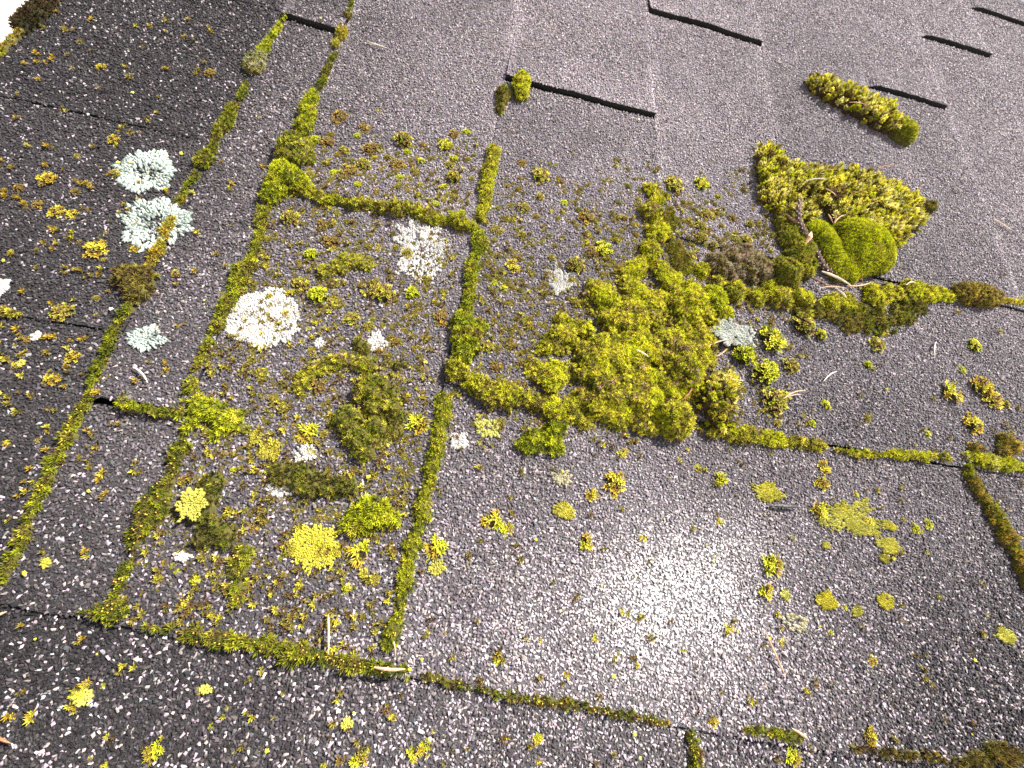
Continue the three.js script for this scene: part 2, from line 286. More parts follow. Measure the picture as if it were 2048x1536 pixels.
  for (let b = b0; b < b1; b += step) for (let a = x0; a < x1; a += step) {
    const x = a + (R() - 0.5) * step, z = b + (R() - 0.5) * step, t = H(x, z), k = Math.floor(R() * K.shapes.length), u = R(), v = R();
    if (t <= 0) continue;
    const hx = (Math.max(0, H(x + e, z)) - Math.max(0, H(x - e, z))) / (2 * e), hz = (Math.max(0, H(x, z + e)) - Math.max(0, H(x, z - e))) / (2 * e);
    lists[k].push([x, z, t, clamp(hx, -2, 2), clamp(hz, -2, 2), u, v]);
  }
  lists.forEach((list, k) => {
    if (!list.length) return;
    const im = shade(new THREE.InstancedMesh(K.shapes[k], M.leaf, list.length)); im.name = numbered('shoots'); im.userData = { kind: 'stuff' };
    list.forEach(([x, z, t, hx, hz, u, v], n) => {
      const up = V3(-hx * 0.8 + (R() - 0.5) * 0.7, 1, hz * 0.8 + (R() - 0.5) * 0.7).normalize(), s = lerp(K.size[0], K.size[1], R()) * (o.size ?? 1);
      tmpQ.setFromUnitVectors(V3(0, 1, 0), up).multiply(new THREE.Quaternion().setFromAxisAngle(V3(0, 1, 0), R() * 6.283));
      im.setMatrixAt(n, tmpM.compose(V3(x - ca, bed(x, z) - ybase + t - 0.0003, -(z - cb)), tmpQ, V3(s, s, s)));
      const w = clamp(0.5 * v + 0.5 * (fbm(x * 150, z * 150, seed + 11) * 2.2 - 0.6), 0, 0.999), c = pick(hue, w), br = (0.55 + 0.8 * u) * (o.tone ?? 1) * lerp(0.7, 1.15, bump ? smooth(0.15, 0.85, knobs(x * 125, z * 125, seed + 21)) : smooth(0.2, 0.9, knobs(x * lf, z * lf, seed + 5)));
      im.setColorAt(n, tmpC.setRGB(c[0] * br, c[1] * br, c[2] * br));
    });
    root.add(im);
  });
  if (o.capsules) {
    const n = o.capsules, im = new THREE.InstancedMesh(new THREE.SphereGeometry(0.0003, 6, 5), M.capsule, n); im.name = numbered('spore_capsules'); im.userData = { kind: 'stuff' };
    let k = 0; for (let i = 0; i < 4000 && k < n; i++) { const x = lerp(x0, x1, R()), z = lerp(b0, b1, R()), t = H(x, z); if (t > 0) im.setMatrixAt(k++, tmpM.makeTranslation(x - ca, bed(x, z) - ybase + t + 0.0016, -(z - cb))); }
    im.count = k; root.add(shade(im));
  }
  return root;
}
const MIX = {
  seam: [['green', 0.42], ['bright', 0.22], ['olive', 0.2], ['yellow', 0.07], ['brown', 0.09]],
  fresh: [['green', 0.35], ['bright', 0.5], ['yellow', 0.15]],
  dull: [['olive', 0.4], ['dark', 0.2], ['green', 0.2], ['yellow', 0.2]],
  rusty: [['brown', 0.35], ['gold', 0.2], ['olive', 0.25], ['green', 0.2]],
  carpet: [['bright', 0.42], ['yellow', 0.2], ['olive', 0.15], ['green', 0.13], ['brown', 0.07], ['pink', 0.03]],
  plume: [['lemon', 0.42], ['yellow', 0.2], ['bright', 0.12], ['olive', 0.18], ['brown', 0.08]],
  gold: [['gold', 0.3], ['yellow', 0.4], ['olive', 0.3]],
  heart: [['green', 0.45], ['bright', 0.2], ['olive', 0.35]],
  pink: [['pink', 0.45], ['pale', 0.2], ['brown', 0.2], ['olive', 0.15]],
};
const SEAMS = 'strips of moss filling the seams between the shingles';
const strip = (label, chain, o = {}) => {
  const R = rng(label.length * 31 + chain.length), beads = [];   // lumps that swell and shrink along the joint
  chain.forEach((p, i) => {
    const q = chain[i + 1] ?? p, n = q === p ? 1 : Math.max(1, Math.round(Math.hypot(q[0] - p[0], q[1] - p[1]) / 16));
    for (let k = 0; k < n; k++) { const t = k / n, r = lerp(p[2], q[2], t) * (0.38 + 0.62 * R()); beads.push([lerp(p[0], q[0], t) + (R() - 0.5) * r * 0.5, lerp(p[1], q[1], t) + (R() - 0.5) * r * 0.35, r]); }
  });
  return moss('moss_strip', label, o.kind ?? 'fine', [beads], { hue: MIX.seam, group: SEAMS, high: 0.48, ragged: 0.7, lumps: 260, cover: 0.06, ...o, tone: 0.9 * (o.tone ?? 1) });
};
// ---- the narrow seam nearest the rake edge
strip('short fresh green moss strip at the top end of the seam nearest the rake edge', [[572, 45, 7], [553, 75, 13], [536, 102, 12], [522, 125, 9]], { hue: MIX.fresh });
moss('moss_tuft', 'moss tuft with pale frayed fringe above the two blue-white lichens', 'fine', [[[515, 132, 20], [508, 150, 14]]], { hue: [['olive', 0.4], ['pale', 0.4], ['green', 0.2]], ragged: 0.7 });
strip('broken chain of olive moss lumps running down the rake-side seam towards the white lichens', [[498, 175, 6], [488, 196, 10], [465, 238, 12], [450, 262, 11], [428, 300, 13], [412, 330, 16], [400, 352, 12], [380, 378, 7], [362, 412, 8]], { ragged: 1, cover: 0.34, tone: 0.75 });
strip('yellow moss tongue just below the lower blue-white lichen', [[352, 440, 8], [330, 492, 15], [312, 528, 12], [304, 540, 7]], { hue: MIX.gold, ragged: 0.6 });
moss('moss_tuft', 'broad brown shaggy moss tuft on the rake-side seam above a small grey lichen', 'star', [[[268, 560, 28], [300, 568, 22]], [[284, 592, 22]]], { hue: [['olive', 0.5], ['brown', 0.35], ['yellow', 0.15]], ragged: 0.8, size: 0.8, tone: 0.8 });
strip('dark moss strip in the rake-side seam between the brown tuft and the open slot', [[262, 622, 10], [252, 640, 12], [234, 668, 13], [222, 700, 16], [206, 738, 15], [190, 776, 15]], { ragged: 0.9, cover: 0.2, tone: 0.7 });
strip('long green moss strip running down the rake-side seam below the open slot', [[186, 802, 21], [165, 840, 17], [145, 880, 17], [122, 922, 14], [100, 975, 12], [75, 1030, 14], [55, 1080, 11], [38, 1120, 12], [18, 1165, 11]], { ragged: 0.85, cover: 0.18, tone: 0.75, capsules: 14 });
strip('moss plugging the horizontal joint beside the dark open slot', [[250, 812, 8], [272, 816, 11], [300, 822, 12], [335, 829, 13], [368, 830, 13]], { how: 'y', kind: 'star', size: 0.7 });
strip('thin yellow moss line along the joint at the frame edge below a white lichen', [[2, 630, 6], [30, 631, 7], [60, 636, 4]], { how: 'y', hue: MIX.gold, ragged: 0.8 });
// ---- the second seam
strip('two small moss lumps under the short dark slot near the top of the second seam', [[690, 68, 10], [680, 82, 8], [674, 102, 7]], { ragged: 0.7, hue: MIX.gold });
strip('thick upright moss strip at the upper end of the second seam', [[630, 198, 13], [618, 235, 17], [606, 275, 18]], { hue: MIX.fresh, high: 0.8 });
moss('moss_cushion', 'lumpy brown-topped moss cushion midway down the second seam', 'fine', [[[592, 298, 26], [585, 325, 28]], [[616, 300, 16], [622, 325, 12]]], { hue: [['olive', 0.4], ['green', 0.3], ['yellow', 0.2], ['pale', 0.1]], high: 0.75 });
moss('moss_cushion', 'rounded bright green moss cushion where the second seam meets a moss-filled joint', 'fine', [[[572, 368, 34], [548, 398, 20]], [[595, 372, 22]]], { hue: MIX.fresh, high: 0.85, ragged: 0.3, lump: 0.5 });
strip('long moss strip descending the second seam beside the round white lichen', [[536, 425, 13], [524, 455, 16], [516, 500, 18], [496, 548, 17], [478, 578, 18], [456, 620, 16], [440, 655, 15], [425, 688, 12], [406, 726, 9], [394, 752, 13], [390, 775, 17], [384, 792, 13]], { high: 0.5, ragged: 0.9, cover: 0.08, tone: 0.9 });
moss('moss_clump', 'star-shaped fresh green moss clump at the crossing below the round white lichen', 'star', [[[396, 815, 20], [432, 826, 22], [462, 845, 20], [488, 862, 10]], [[392, 845, 15], [380, 858, 10]], [[455, 850, 16], [432, 876, 7]], [[470, 840, 14], [492, 826, 7]]], { hue: MIX.fresh, size: 0.75, high: 0.5, ragged: 0.4 });
strip('wide dark green moss strip on the second seam below the star-shaped clump', [[372, 880, 16], [356, 920, 20], [345, 955, 22], [326, 992, 30], [308, 1030, 30], [290, 1062, 26], [274, 1095, 16]], { kind: 'star', size: 0.75, tone: 0.6, capsules: 26, ragged: 0.6 });
strip('lowest moss strip of the second seam ending in a flat green foot', [[266, 1128, 16], [252, 1165, 13], [238, 1200, 14], [242, 1222, 21], [212, 1224, 20], [180, 1221, 9]], { tone: 0.65, ragged: 0.7, capsules: 14 });
strip('dark crumbly moss line in the second seam just above the upright moss strip', [[672, 112, 5], [660, 140, 6], [650, 165, 6], [640, 188, 7]], { ragged: 1, cover: 0.3, tone: 0.6 });
strip('faint dark moss line at the very top of the second seam', [[716, -20, 5], [705, 10, 6], [696, 42, 6]], { ragged: 1, cover: 0.3, tone: 0.5 });
// ---- the joint between second and third seam
strip('moss-filled horizontal joint leading from the green cushion to the third seam', [[612, 388, 10], [645, 403, 9], [685, 412, 10], [730, 417, 11], [780, 425, 10], [815, 424, 17], [850, 440, 11], [892, 450, 14], [930, 456, 13], [952, 462, 12]], { how: 'y', high: 0.7, hue: MIX.carpet });
// ---- the third seam
moss('moss_plug', 'larger yellow-green moss plug standing in the corner of the dark slot', 'fine', [[[1041, 176, 15], [1040, 196, 13]]], { hue: MIX.carpet, high: 0.9, ragged: 0.2 });
moss('moss_plug', 'smaller pale moss plug hanging just under the slot corner', 'fine', [[[1007, 190, 11], [1003, 208, 9], [998, 228, 4]]], { hue: MIX.dull, high: 0.7, ragged: 0.3 });
strip('isolated finger-like moss strip on the upper third seam', [[985, 312, 15], [980, 345, 18], [973, 382, 19], [966, 420, 17], [960, 442, 13]], { hue: MIX.carpet, high: 0.75, ragged: 0.25 });
strip('moss strip on the third seam between two horizontal moss joints', [[960, 470, 14], [954, 500, 15], [945, 526, 12], [942, 560, 15], [940, 600, 17], [934, 628, 16]], { ragged: 0.5 });
moss('moss_clump', 'broad brown-flecked moss clump on the third seam beside a bare grey wedge', 'fine', [[[928, 650, 24], [936, 682, 28], [925, 716, 20]], [[960, 660, 14]]], { hue: MIX.seam, high: 0.5 });
strip('heavy moss roll leading from the third seam to the central moss carpet', [[910, 745, 22], [945, 768, 22], [985, 790, 22], [1020, 798, 22], [1062, 806, 22], [1112, 820, 23], [1150, 836, 17], [1168, 852, 9]], { how: 'y', high: 0.6, hue: MIX.carpet, ragged: 0.7, tone: 1.15 });
strip('long green moss strip running down the third seam to the bottom joint', [[890, 800, 16], [888, 822, 20], [880, 862, 18], [875, 900, 19], [865, 932, 19], [855, 972, 16], [845, 1012, 18], [835, 1060, 18], [826, 1092, 20], [815, 1132, 16], [806, 1180, 18], [800, 1222, 17], [788, 1250, 17], [776, 1290, 13]], { kind: 'star', size: 0.62, hue: MIX.fresh, tone: 0.85, capsules: 40, ragged: 0.45, high: 0.4 });
// ---- the bottom joint
strip('tufty dark moss row at the bottom joint between the second and third seams', [[310, 1250, 6], [352, 1256, 8], [388, 1265, 14], [432, 1273, 15], [468, 1279, 15], [508, 1282, 12], [552, 1292, 15], [592, 1300, 20], [632, 1306, 18], [690, 1320, 19], [732, 1330, 18], [766, 1330, 16], [812, 1337, 8]], { how: 'y', kind: 'star', size: 0.85, ragged: 0.75, tone: 0.75, cover: 0.26, capsules: 40 });
strip('thin rusty moss row along the bottom joint beyond the third seam', [[848, 1348, 8], [872, 1352, 13], [900, 1358, 13], [925, 1366, 9], [955, 1373, 6], [1000, 1385, 8], [1050, 1390, 11], [1090, 1397, 9], [1130, 1402, 11], [1175, 1410, 7], [1220, 1420, 9], [1270, 1430, 9], [1330, 1441, 7]], { how: 'y', kind: 'star', size: 0.7, hue: [['olive', 0.4], ['green', 0.25], ['brown', 0.2], ['gold', 0.15]], ragged: 1, cover: 0.25, tone: 0.8, capsules: 24 });
strip('short moss tongue past the pale worn patch on the bottom joint', [[1478, 1450, 6], [1505, 1454, 10], [1550, 1462, 12], [1582, 1470, 10]], { how: 'y', kind: 'star', size: 0.65, ragged: 0.6, tone: 0.8 });
strip('dark moss in the short upright seam at the very bottom edge', [[1374, 1462, 8], [1380, 1485, 14], [1383, 1512, 16], [1386, 1545, 16]], { kind: 'star', size: 0.7, tone: 0.8, capsules: 6 });
strip('scattered brown and green moss in the bottom joint near the picture corner', [[1690, 1488, 7], [1745, 1496, 8], [1800, 1502, 8], [1868, 1510, 11], [1920, 1518, 16], [1975, 1502, 22], [2030, 1506, 22]], { how: 'y', kind: 'star', size: 0.8, hue: MIX.rusty, ragged: 1.1, cover: 0.2, tone: 0.5 });
// ---- the seam at the far side
strip('curving rusty moss strip in the upright seam at the edge of the picture', [[1926, 938, 8], [1944, 970, 10], [1964, 1010, 13], [1985, 1046, 15], [2005, 1080, 18], [2026, 1112, 20], [2042, 1150, 20], [2060, 1195, 18]], { kind: 'star', size: 0.8, hue: [['olive', 0.3], ['gold', 0.25], ['green', 0.25], ['bright', 0.2]], tone: 0.85, ragged: 0.6 });
strip('bright yellow-green moss bar at the head of the far upright seam', [[1922, 912, 6], [1955, 925, 13], [2000, 931, 13], [2050, 941, 12]], { how: 'y', hue: [['lemon', 0.4], ['bright', 0.4], ['yellow', 0.2]], ragged: 0.4 });
moss('moss_tuft', 'dark rusty moss lump behind the bright moss bar near the picture edge', 'star', [[[2002, 892, 15], [1990, 906, 10]], [[1940, 902, 11]]], { hue: MIX.rusty, size: 0.7, ragged: 0.7 });
strip('even moss roll continuing the central joint beyond the feathery clump', [[1418, 866, 18], [1470, 874, 16], [1520, 880, 16], [1560, 882, 17], [1592, 888, 14], [1632, 893, 11]], { how: 'y', hue: MIX.carpet, high: 0.5, ragged: 0.7, tone: 1.15 });
strip('thin sparse moss line between the even moss roll and the far upright seam', [[1665, 902, 4], [1705, 907, 5], [1745, 911, 5], [1800, 910, 9], [1850, 914, 10], [1892, 919, 8]], { how: 'y', ragged: 0.8, hue: MIX.carpet });
// ---- the central carpet
moss('moss_carpet', 'wide uneven yellow-green moss carpet spreading below the shingle corner in the middle', 'fine', [
  [[1190, 598, 34], [1235, 640, 40], [1290, 650, 40]], [[1150, 668, 34], [1105, 694, 30]], [[1180, 722, 46], [1250, 705, 42], [1320, 700, 42]], [[1372, 610, 34], [1376, 660, 34], [1362, 715, 40]], [[1100, 762, 34], [1060, 742, 20]], [[1222, 772, 46], [1300, 782, 46], [1350, 768, 36]], [[1160, 800, 28], [1230, 832, 26], [1295, 842, 24]], [[1340, 560, 22], [1345, 600, 24]], [[1395, 640, 26], [1400, 700, 28]], [[1260, 590, 26], [1300, 610, 30]], [[1120, 640, 18]], [[1075, 700, 16]], [[1395, 590, 18], [1440, 632, 15]], [[1400, 545, 15]], [[1250, 560, 20], [1285, 530, 15]],
], { hue: MIX.carpet, high: 0.2, ragged: 0.75, grain: 170, cover: 0.12, lumps: 160, lump: 0.7, bump: 0.0036, step: 0.85, size: 0.8, tone: 1.15 });
moss('moss_cushion', 'broken green ridge of moss cushions climbing above the central carpet', 'fine', [[[1298, 384, 13], [1310, 405, 12]], [[1296, 432, 19]], [[1310, 470, 20], [1330, 478, 12]], [[1296, 508, 21]], [[1318, 545, 17], [1335, 572, 18]]], { hue: MIX.carpet, high: 0.5, ragged: 0.6, lump: 0.6 });
moss('moss_film', 'thin faded moss film beside the green ridge above the central carpet', 'velvet', [[[1325, 395, 11], [1336, 440, 13], [1342, 500, 15], [1365, 535, 18]]], { hue: MIX.dull, high: 0.12, ragged: 1.1, cover: 0.42 });
moss('moss_cushion', 'smooth round moss cushion at the lower edge of the carpet beside the feathery clump', 'fine', [[[1338, 842, 36]]], { hue: MIX.carpet, high: 0.85, ragged: 0.12, lump: 0.3 });
moss('moss_cushion', 'small round green cushion under the pinkish moss patch', 'fine', [[[1416, 606, 24]]], { hue: MIX.fresh, high: 0.8, ragged: 0.15, lump: 0.3 });
moss('moss_cushion', 'brown-topped round cushion at the lower corner of the central carpet', 'fine', [[[1352, 752, 36]]], { hue: [['olive', 0.4], ['bright', 0.35], ['pink', 0.1], ['green', 0.15]], high: 0.7, ragged: 0.2 });
moss('feather_moss', 'small bushy yellow feather moss clump at the lower edge of the central carpet', 'feather', [[[1402, 762, 26], [1420, 796, 36], [1432, 832, 24]], [[1446, 778, 20]]], { hue: MIX.plume, size: 0.62, step: 0.62, high: 0.55, ragged: 0.4, soil: [0.05, 0.03, 0.012] });
moss('moss_patch', 'faded pinkish brown moss patch between the carpet and the heart-shaped cushion', 'velvet', [[[1440, 540, 30], [1480, 534, 36], [1515, 545, 24]]], { hue: MIX.pink, high: 0.4, ragged: 0.4, tone: 0.9 });
moss('moss_cushion', 'row of green moss knobs below the pinkish patch', 'fine', [[[1462, 590, 19]], [[1503, 596, 18]], [[1548, 602, 20]], [[1592, 606, 19]], [[1428, 570, 13]], [[1530, 578, 12]]], { hue: MIX.carpet, high: 0.55, ragged: 0.35 });
moss('moss_cushion', 'grey-green moss dome beside the lower end of the twig', 'fine', [[[1556, 556, 28]], [[1592, 542, 22]]], { hue: [['green', 0.4], ['olive', 0.4], ['bright', 0.2]], high: 0.7, ragged: 0.2 });
moss('moss_cushion', 'soft green moss steps beside the upper end of the twig', 'velvet', [[[1562, 445, 18], [1572, 478, 22], [1586, 515, 24]]], { hue: [['green', 0.5], ['olive', 0.3], ['bright', 0.2]], high: 0.5, ragged: 0.5 });
moss('moss_carpet', 'moss bank below the heart-shaped cushion strewn with fallen needles', 'fine', [[[1640, 612, 14], [1690, 608, 16]], [[1735, 598, 19], [1775, 588, 17]], [[1812, 586, 15], [1850, 590, 13], [1885, 596, 8]]], { hue: MIX.carpet, high: 0.4, ragged: 0.7, cover: 0.08 });
moss('moss_film', 'low dark moss fringe on the shingle under the needle-strewn bank', 'fine', [[[1600, 628, 20], [1660, 634, 24], [1720, 642, 26], [1775, 632, 26], [1825, 616, 18]]], { hue: MIX.dull, high: 0.2, ragged: 1, grain: 240, cover: 0.45, tone: 0.85 });
moss('moss_cushion', 'brown moss lump at the end of the needle-strewn bank', 'fine', [[[1912, 594, 16], [1945, 598, 18], [1970, 602, 11]]], { hue: [['brown', 0.4], ['olive', 0.4], ['gold', 0.2]], high: 0.6 });
strip('hair-thin moss line running to the picture edge from the brown lump', [[1985, 606, 4], [2060, 613, 4]], { how: 'y', hue: MIX.gold, ragged: 0.7 });
// ---- the heart and the feathery clumps
moss('heart_moss', 'large smooth heart-shaped green moss cushion below the feathery clump', 'velvet', [[[1706, 506, 55], [1680, 546, 24]], [[1626, 478, 27], [1664, 544, 24]]], { hue: [['green', 0.35], ['bright', 0.4], ['olive', 0.25]], high: 0.66, ragged: 0.06, lump: 0.08, lumps: 150, tone: 0.98 });
moss('feather_moss', 'large bushy yellow-green feather moss clump above the heart-shaped cushion', 'feather', [[[1532, 323, 22], [1540, 363, 26], [1548, 413, 26]], [[1580, 368, 34], [1640, 388, 40], [1710, 398, 44], [1770, 428, 42]], [[1680, 438, 34], [1760, 468, 34]], [[1792, 413, 30], [1805, 438, 22]], [[1590, 428, 26]]], { hue: MIX.plume, tone: 0.88, high: 0.3, size: 0.8, step: 0.74, ragged: 0.35, soil: [0.06, 0.04, 0.015], grain: 120 });
moss('feather_moss', 'long feather moss clump lying slanted over the dark slot near the roof top', 'feather', [[[1626, 180, 17], [1666, 198, 24], [1708, 220, 26], [1751, 242, 24], [1776, 260, 18]]], { hue: MIX.plume, tone: 0.88, high: 0.42, size: 0.78, step: 0.74, ragged: 0.45, soil: [0.05, 0.03, 0.012] });
moss('moss_cushion', 'round dark green cushion at the lower end of the slanted feather moss', 'velvet', [[[1794, 274, 20]]], { hue: MIX.heart, high: 0.9, ragged: 0.1, lump: 0.15 });
moss('moss_cushion', 'tiny dark cushion at the tip of the large feather moss clump', 'velvet', [[[1850, 418, 9]]], { hue: [['dark', 0.6], ['olive', 0.4]], high: 0.7, ragged: 0.3 });
// ---- on the shingle between the second and third seams
const CL = 'moss clumps on the shingle between the second and third seams';
const clump = (label, chains, o = {}) => moss('moss_clump', label, o.kind ?? 'star', chains, { hue: MIX.seam, ragged: 0.75, high: 0.4, size: 0.65, group: CL, ...o });
clump('largest olive moss clump on the shingle between the second and third seams', [[[740, 785, 32], [768, 822, 36], [742, 866, 34]], [[702, 838, 34], [722, 900, 30]], [[786, 870, 20]]], { size: 0.6, tone: 0.9, hue: [['olive', 0.3], ['green', 0.3], ['yellow', 0.25], ['brown', 0.15]] });
clump('bright star moss clump beside the large round yellow lichen', [[[706, 1048, 20], [742, 1026, 28], [772, 1032, 22]]], { size: 0.95, hue: MIX.fresh });
clump('dark moss clump stretching above the bright star moss', [[[562, 945, 24], [598, 955, 28], [645, 968, 26], [700, 975, 20]]], { tone: 0.75, hue: MIX.dull });
clump('dark moss clump with gold tips around the yellow lichen near the second seam', [[[428, 965, 20], [405, 1035, 22]], [[430, 1062, 32], [462, 1080, 18]]], { tone: 0.75, hue: MIX.dull });
clump('upright pair of dark moss clumps low down near the bottom joint', [[[492, 1110, 18], [482, 1142, 14]], [[484, 1178, 14], [482, 1210, 8]]], { tone: 0.8, capsules: 12 });
clump('curved yellow moss row between the round white lichen and the olive clump', [[[606, 770, 16], [622, 748, 18], [660, 730, 16], [700, 724, 14], [745, 738, 12]]], { hue: MIX.carpet });
clump('yellow moss row beside the starry white lichen', [[[655, 545, 18], [690, 530, 22], [738, 532, 16]]], { hue: MIX.carpet, kind: 'fine' });
clump('fresh moss clump with long leaves below the heavy moss roll', [[[1052, 890, 18], [1082, 880, 26], [1108, 898, 14]], [[1110, 856, 18]]], { size: 0.8, hue: MIX.fresh, group: undefined });
clump('dull moss clump below the arc of yellow moss near the third seam', [[[720, 690, 16], [732, 706, 12]], [[800, 735, 16]]], { hue: MIX.dull, kind: 'fine' });
// ---- at the rake edge
moss('moss_mound', 'dark brown moss mound hanging over the rake edge in the far corner', 'fine', [[[50, 62, 18], [76, 42, 22], [104, 14, 18]]], { hue: [['dark', 0.4], ['brown', 0.6]], high: 0.75, ragged: 0.2, tone: 0.45, soil: [0.02, 0.015, 0.008] });
moss('moss_strip', 'golden moss fringe along the rake edge in the far corner', 'star', [[[-2, 118, 10], [14, 100, 8], [34, 84, 7], [58, 62, 8], [80, 38, 9], [104, 12, 8], [118, -6, 8]]], { hue: [['lemon', 0.4], ['gold', 0.4], ['bright', 0.2]], ragged: 0.8, size: 0.6, high: 0.8 });

// ---- single small tufts
function tuftShape(seed, { n, len, wide, hue, dome, open = 1 }) {
  const R = rng(seed), pos = [], col = [], put = (v, c) => { pos.push(...v); col.push(...c); };
  // a little hump of dead stems, then rosettes over it; radius about 1
  const seg = 10, rings = 3, hp = (i, j) => { const f = i / rings, t = (j % seg) / seg * 6.283, r = Math.sin(f * 1.57) * 0.78 * (0.85 + 0.3 * hash(j % seg, i, seed)); return [Math.cos(t) * r, Math.cos(f * 1.57) * dome * 0.7 - 0.03, Math.sin(t) * r]; };
  for (let i = 0; i < rings; i++) for (let j = 0; j < seg; j++) { const q = [hp(i, j), hp(i + 1, j), hp(i, j + 1), hp(i, j + 1), hp(i + 1, j), hp(i + 1, j + 1)]; for (const v of q) put(v, [0.045, 0.035, 0.012]); }
  for (let k = 0; k < n; k++) {
    const f = Math.sqrt((k + 0.5) / n) * 0.9, t = k * 2.39996 + R(), cx = Math.cos(t) * f, cz = Math.sin(t) * f, cyy = Math.cos(f * 1.4) * dome * 0.75, c = pick(hue, R()), br = 0.75 + 0.5 * R(), leaves = 7 + Math.floor(R() * 4);
    for (let i = 0; i < leaves; i++) {
      const a = i / leaves * 6.283 + R() * 0.6, o = (0.45 + 0.75 * R()) * open, l = len * (0.7 + 0.6 * R()), d = V3(Math.cos(a) * Math.sin(o) + cx * 0.6, Math.cos(o) * 0.9 + 0.1, Math.sin(a) * Math.sin(o) + cz * 0.6).normalize(), s = V3(-Math.sin(a), 0, Math.cos(a)).multiplyScalar(wide);
      const p0 = V3(cx, cyy, cz), p1 = p0.clone().addScaledVector(d, l * 0.55), p2 = p0.clone().addScaledVector(d, l).add(V3(0, -l * 0.16, 0));
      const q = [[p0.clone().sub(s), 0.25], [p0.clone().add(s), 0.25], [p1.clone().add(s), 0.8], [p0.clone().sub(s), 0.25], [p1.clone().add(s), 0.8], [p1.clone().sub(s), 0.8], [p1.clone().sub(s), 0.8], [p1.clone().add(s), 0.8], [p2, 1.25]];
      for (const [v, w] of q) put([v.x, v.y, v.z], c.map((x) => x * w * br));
    }
  }
  return soup(pos, col);
}
const TUFT = {
  olive: [0, 1, 2, 3].map((k) => tuftShape(200 + k, { n: 38, len: 0.25, wide: 0.055, dome: 0.8, hue: [['olive', 0.5], ['yellow', 0.18], ['green', 0.14], ['brown', 0.18]] })),
  green: [0, 1, 2].map((k) => tuftShape(210 + k, { n: 30, len: 0.32, wide: 0.055, dome: 0.85, hue: [['bright', 0.45], ['green', 0.25], ['yellow', 0.3]] })),
  gold: [0, 1, 2].map((k) => tuftShape(220 + k, { n: 20, len: 0.4, wide: 0.065, dome: 0.6, hue: [['gold', 0.3], ['yellow', 0.35], ['olive', 0.2], ['brown', 0.15]] })),
  star: [0, 1, 2].map((k) => tuftShape(230 + k, { n: 11, len: 0.66, wide: 0.06, dome: 0.6, open: 1.1, hue: [['yellow', 0.35], ['bright', 0.35], ['gold', 0.2], ['olive', 0.1]] })),
  brown: [0, 1].map((k) => tuftShape(240 + k, { n: 32, len: 0.28, wide: 0.06, dome: 0.65, hue: [['brown', 0.55], ['olive', 0.3], ['gold', 0.15]] })),
};
const tuftR = rng(77);
const made = {};
function tuft(type, px, py, r, label, group, a0, b0) {
  const [a, b] = a0 === undefined ? at(px, py) : [a0, b0], s = (a0 === undefined ? r * sizeAt(px, py, 'm') : r) * (type === 'gold' ? 0.8 : type === 'star' ? 0.85 : 0.95), k = Math.floor(tuftR() * TUFT[type].length), key = type + k;
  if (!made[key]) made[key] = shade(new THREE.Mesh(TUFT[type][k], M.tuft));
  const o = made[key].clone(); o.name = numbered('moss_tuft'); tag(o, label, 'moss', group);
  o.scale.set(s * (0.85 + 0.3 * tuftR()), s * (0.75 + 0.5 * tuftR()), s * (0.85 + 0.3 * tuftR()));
  return place(o, a, surf(a, b) - 0.0002, b, tuftR() * 6.28);
}
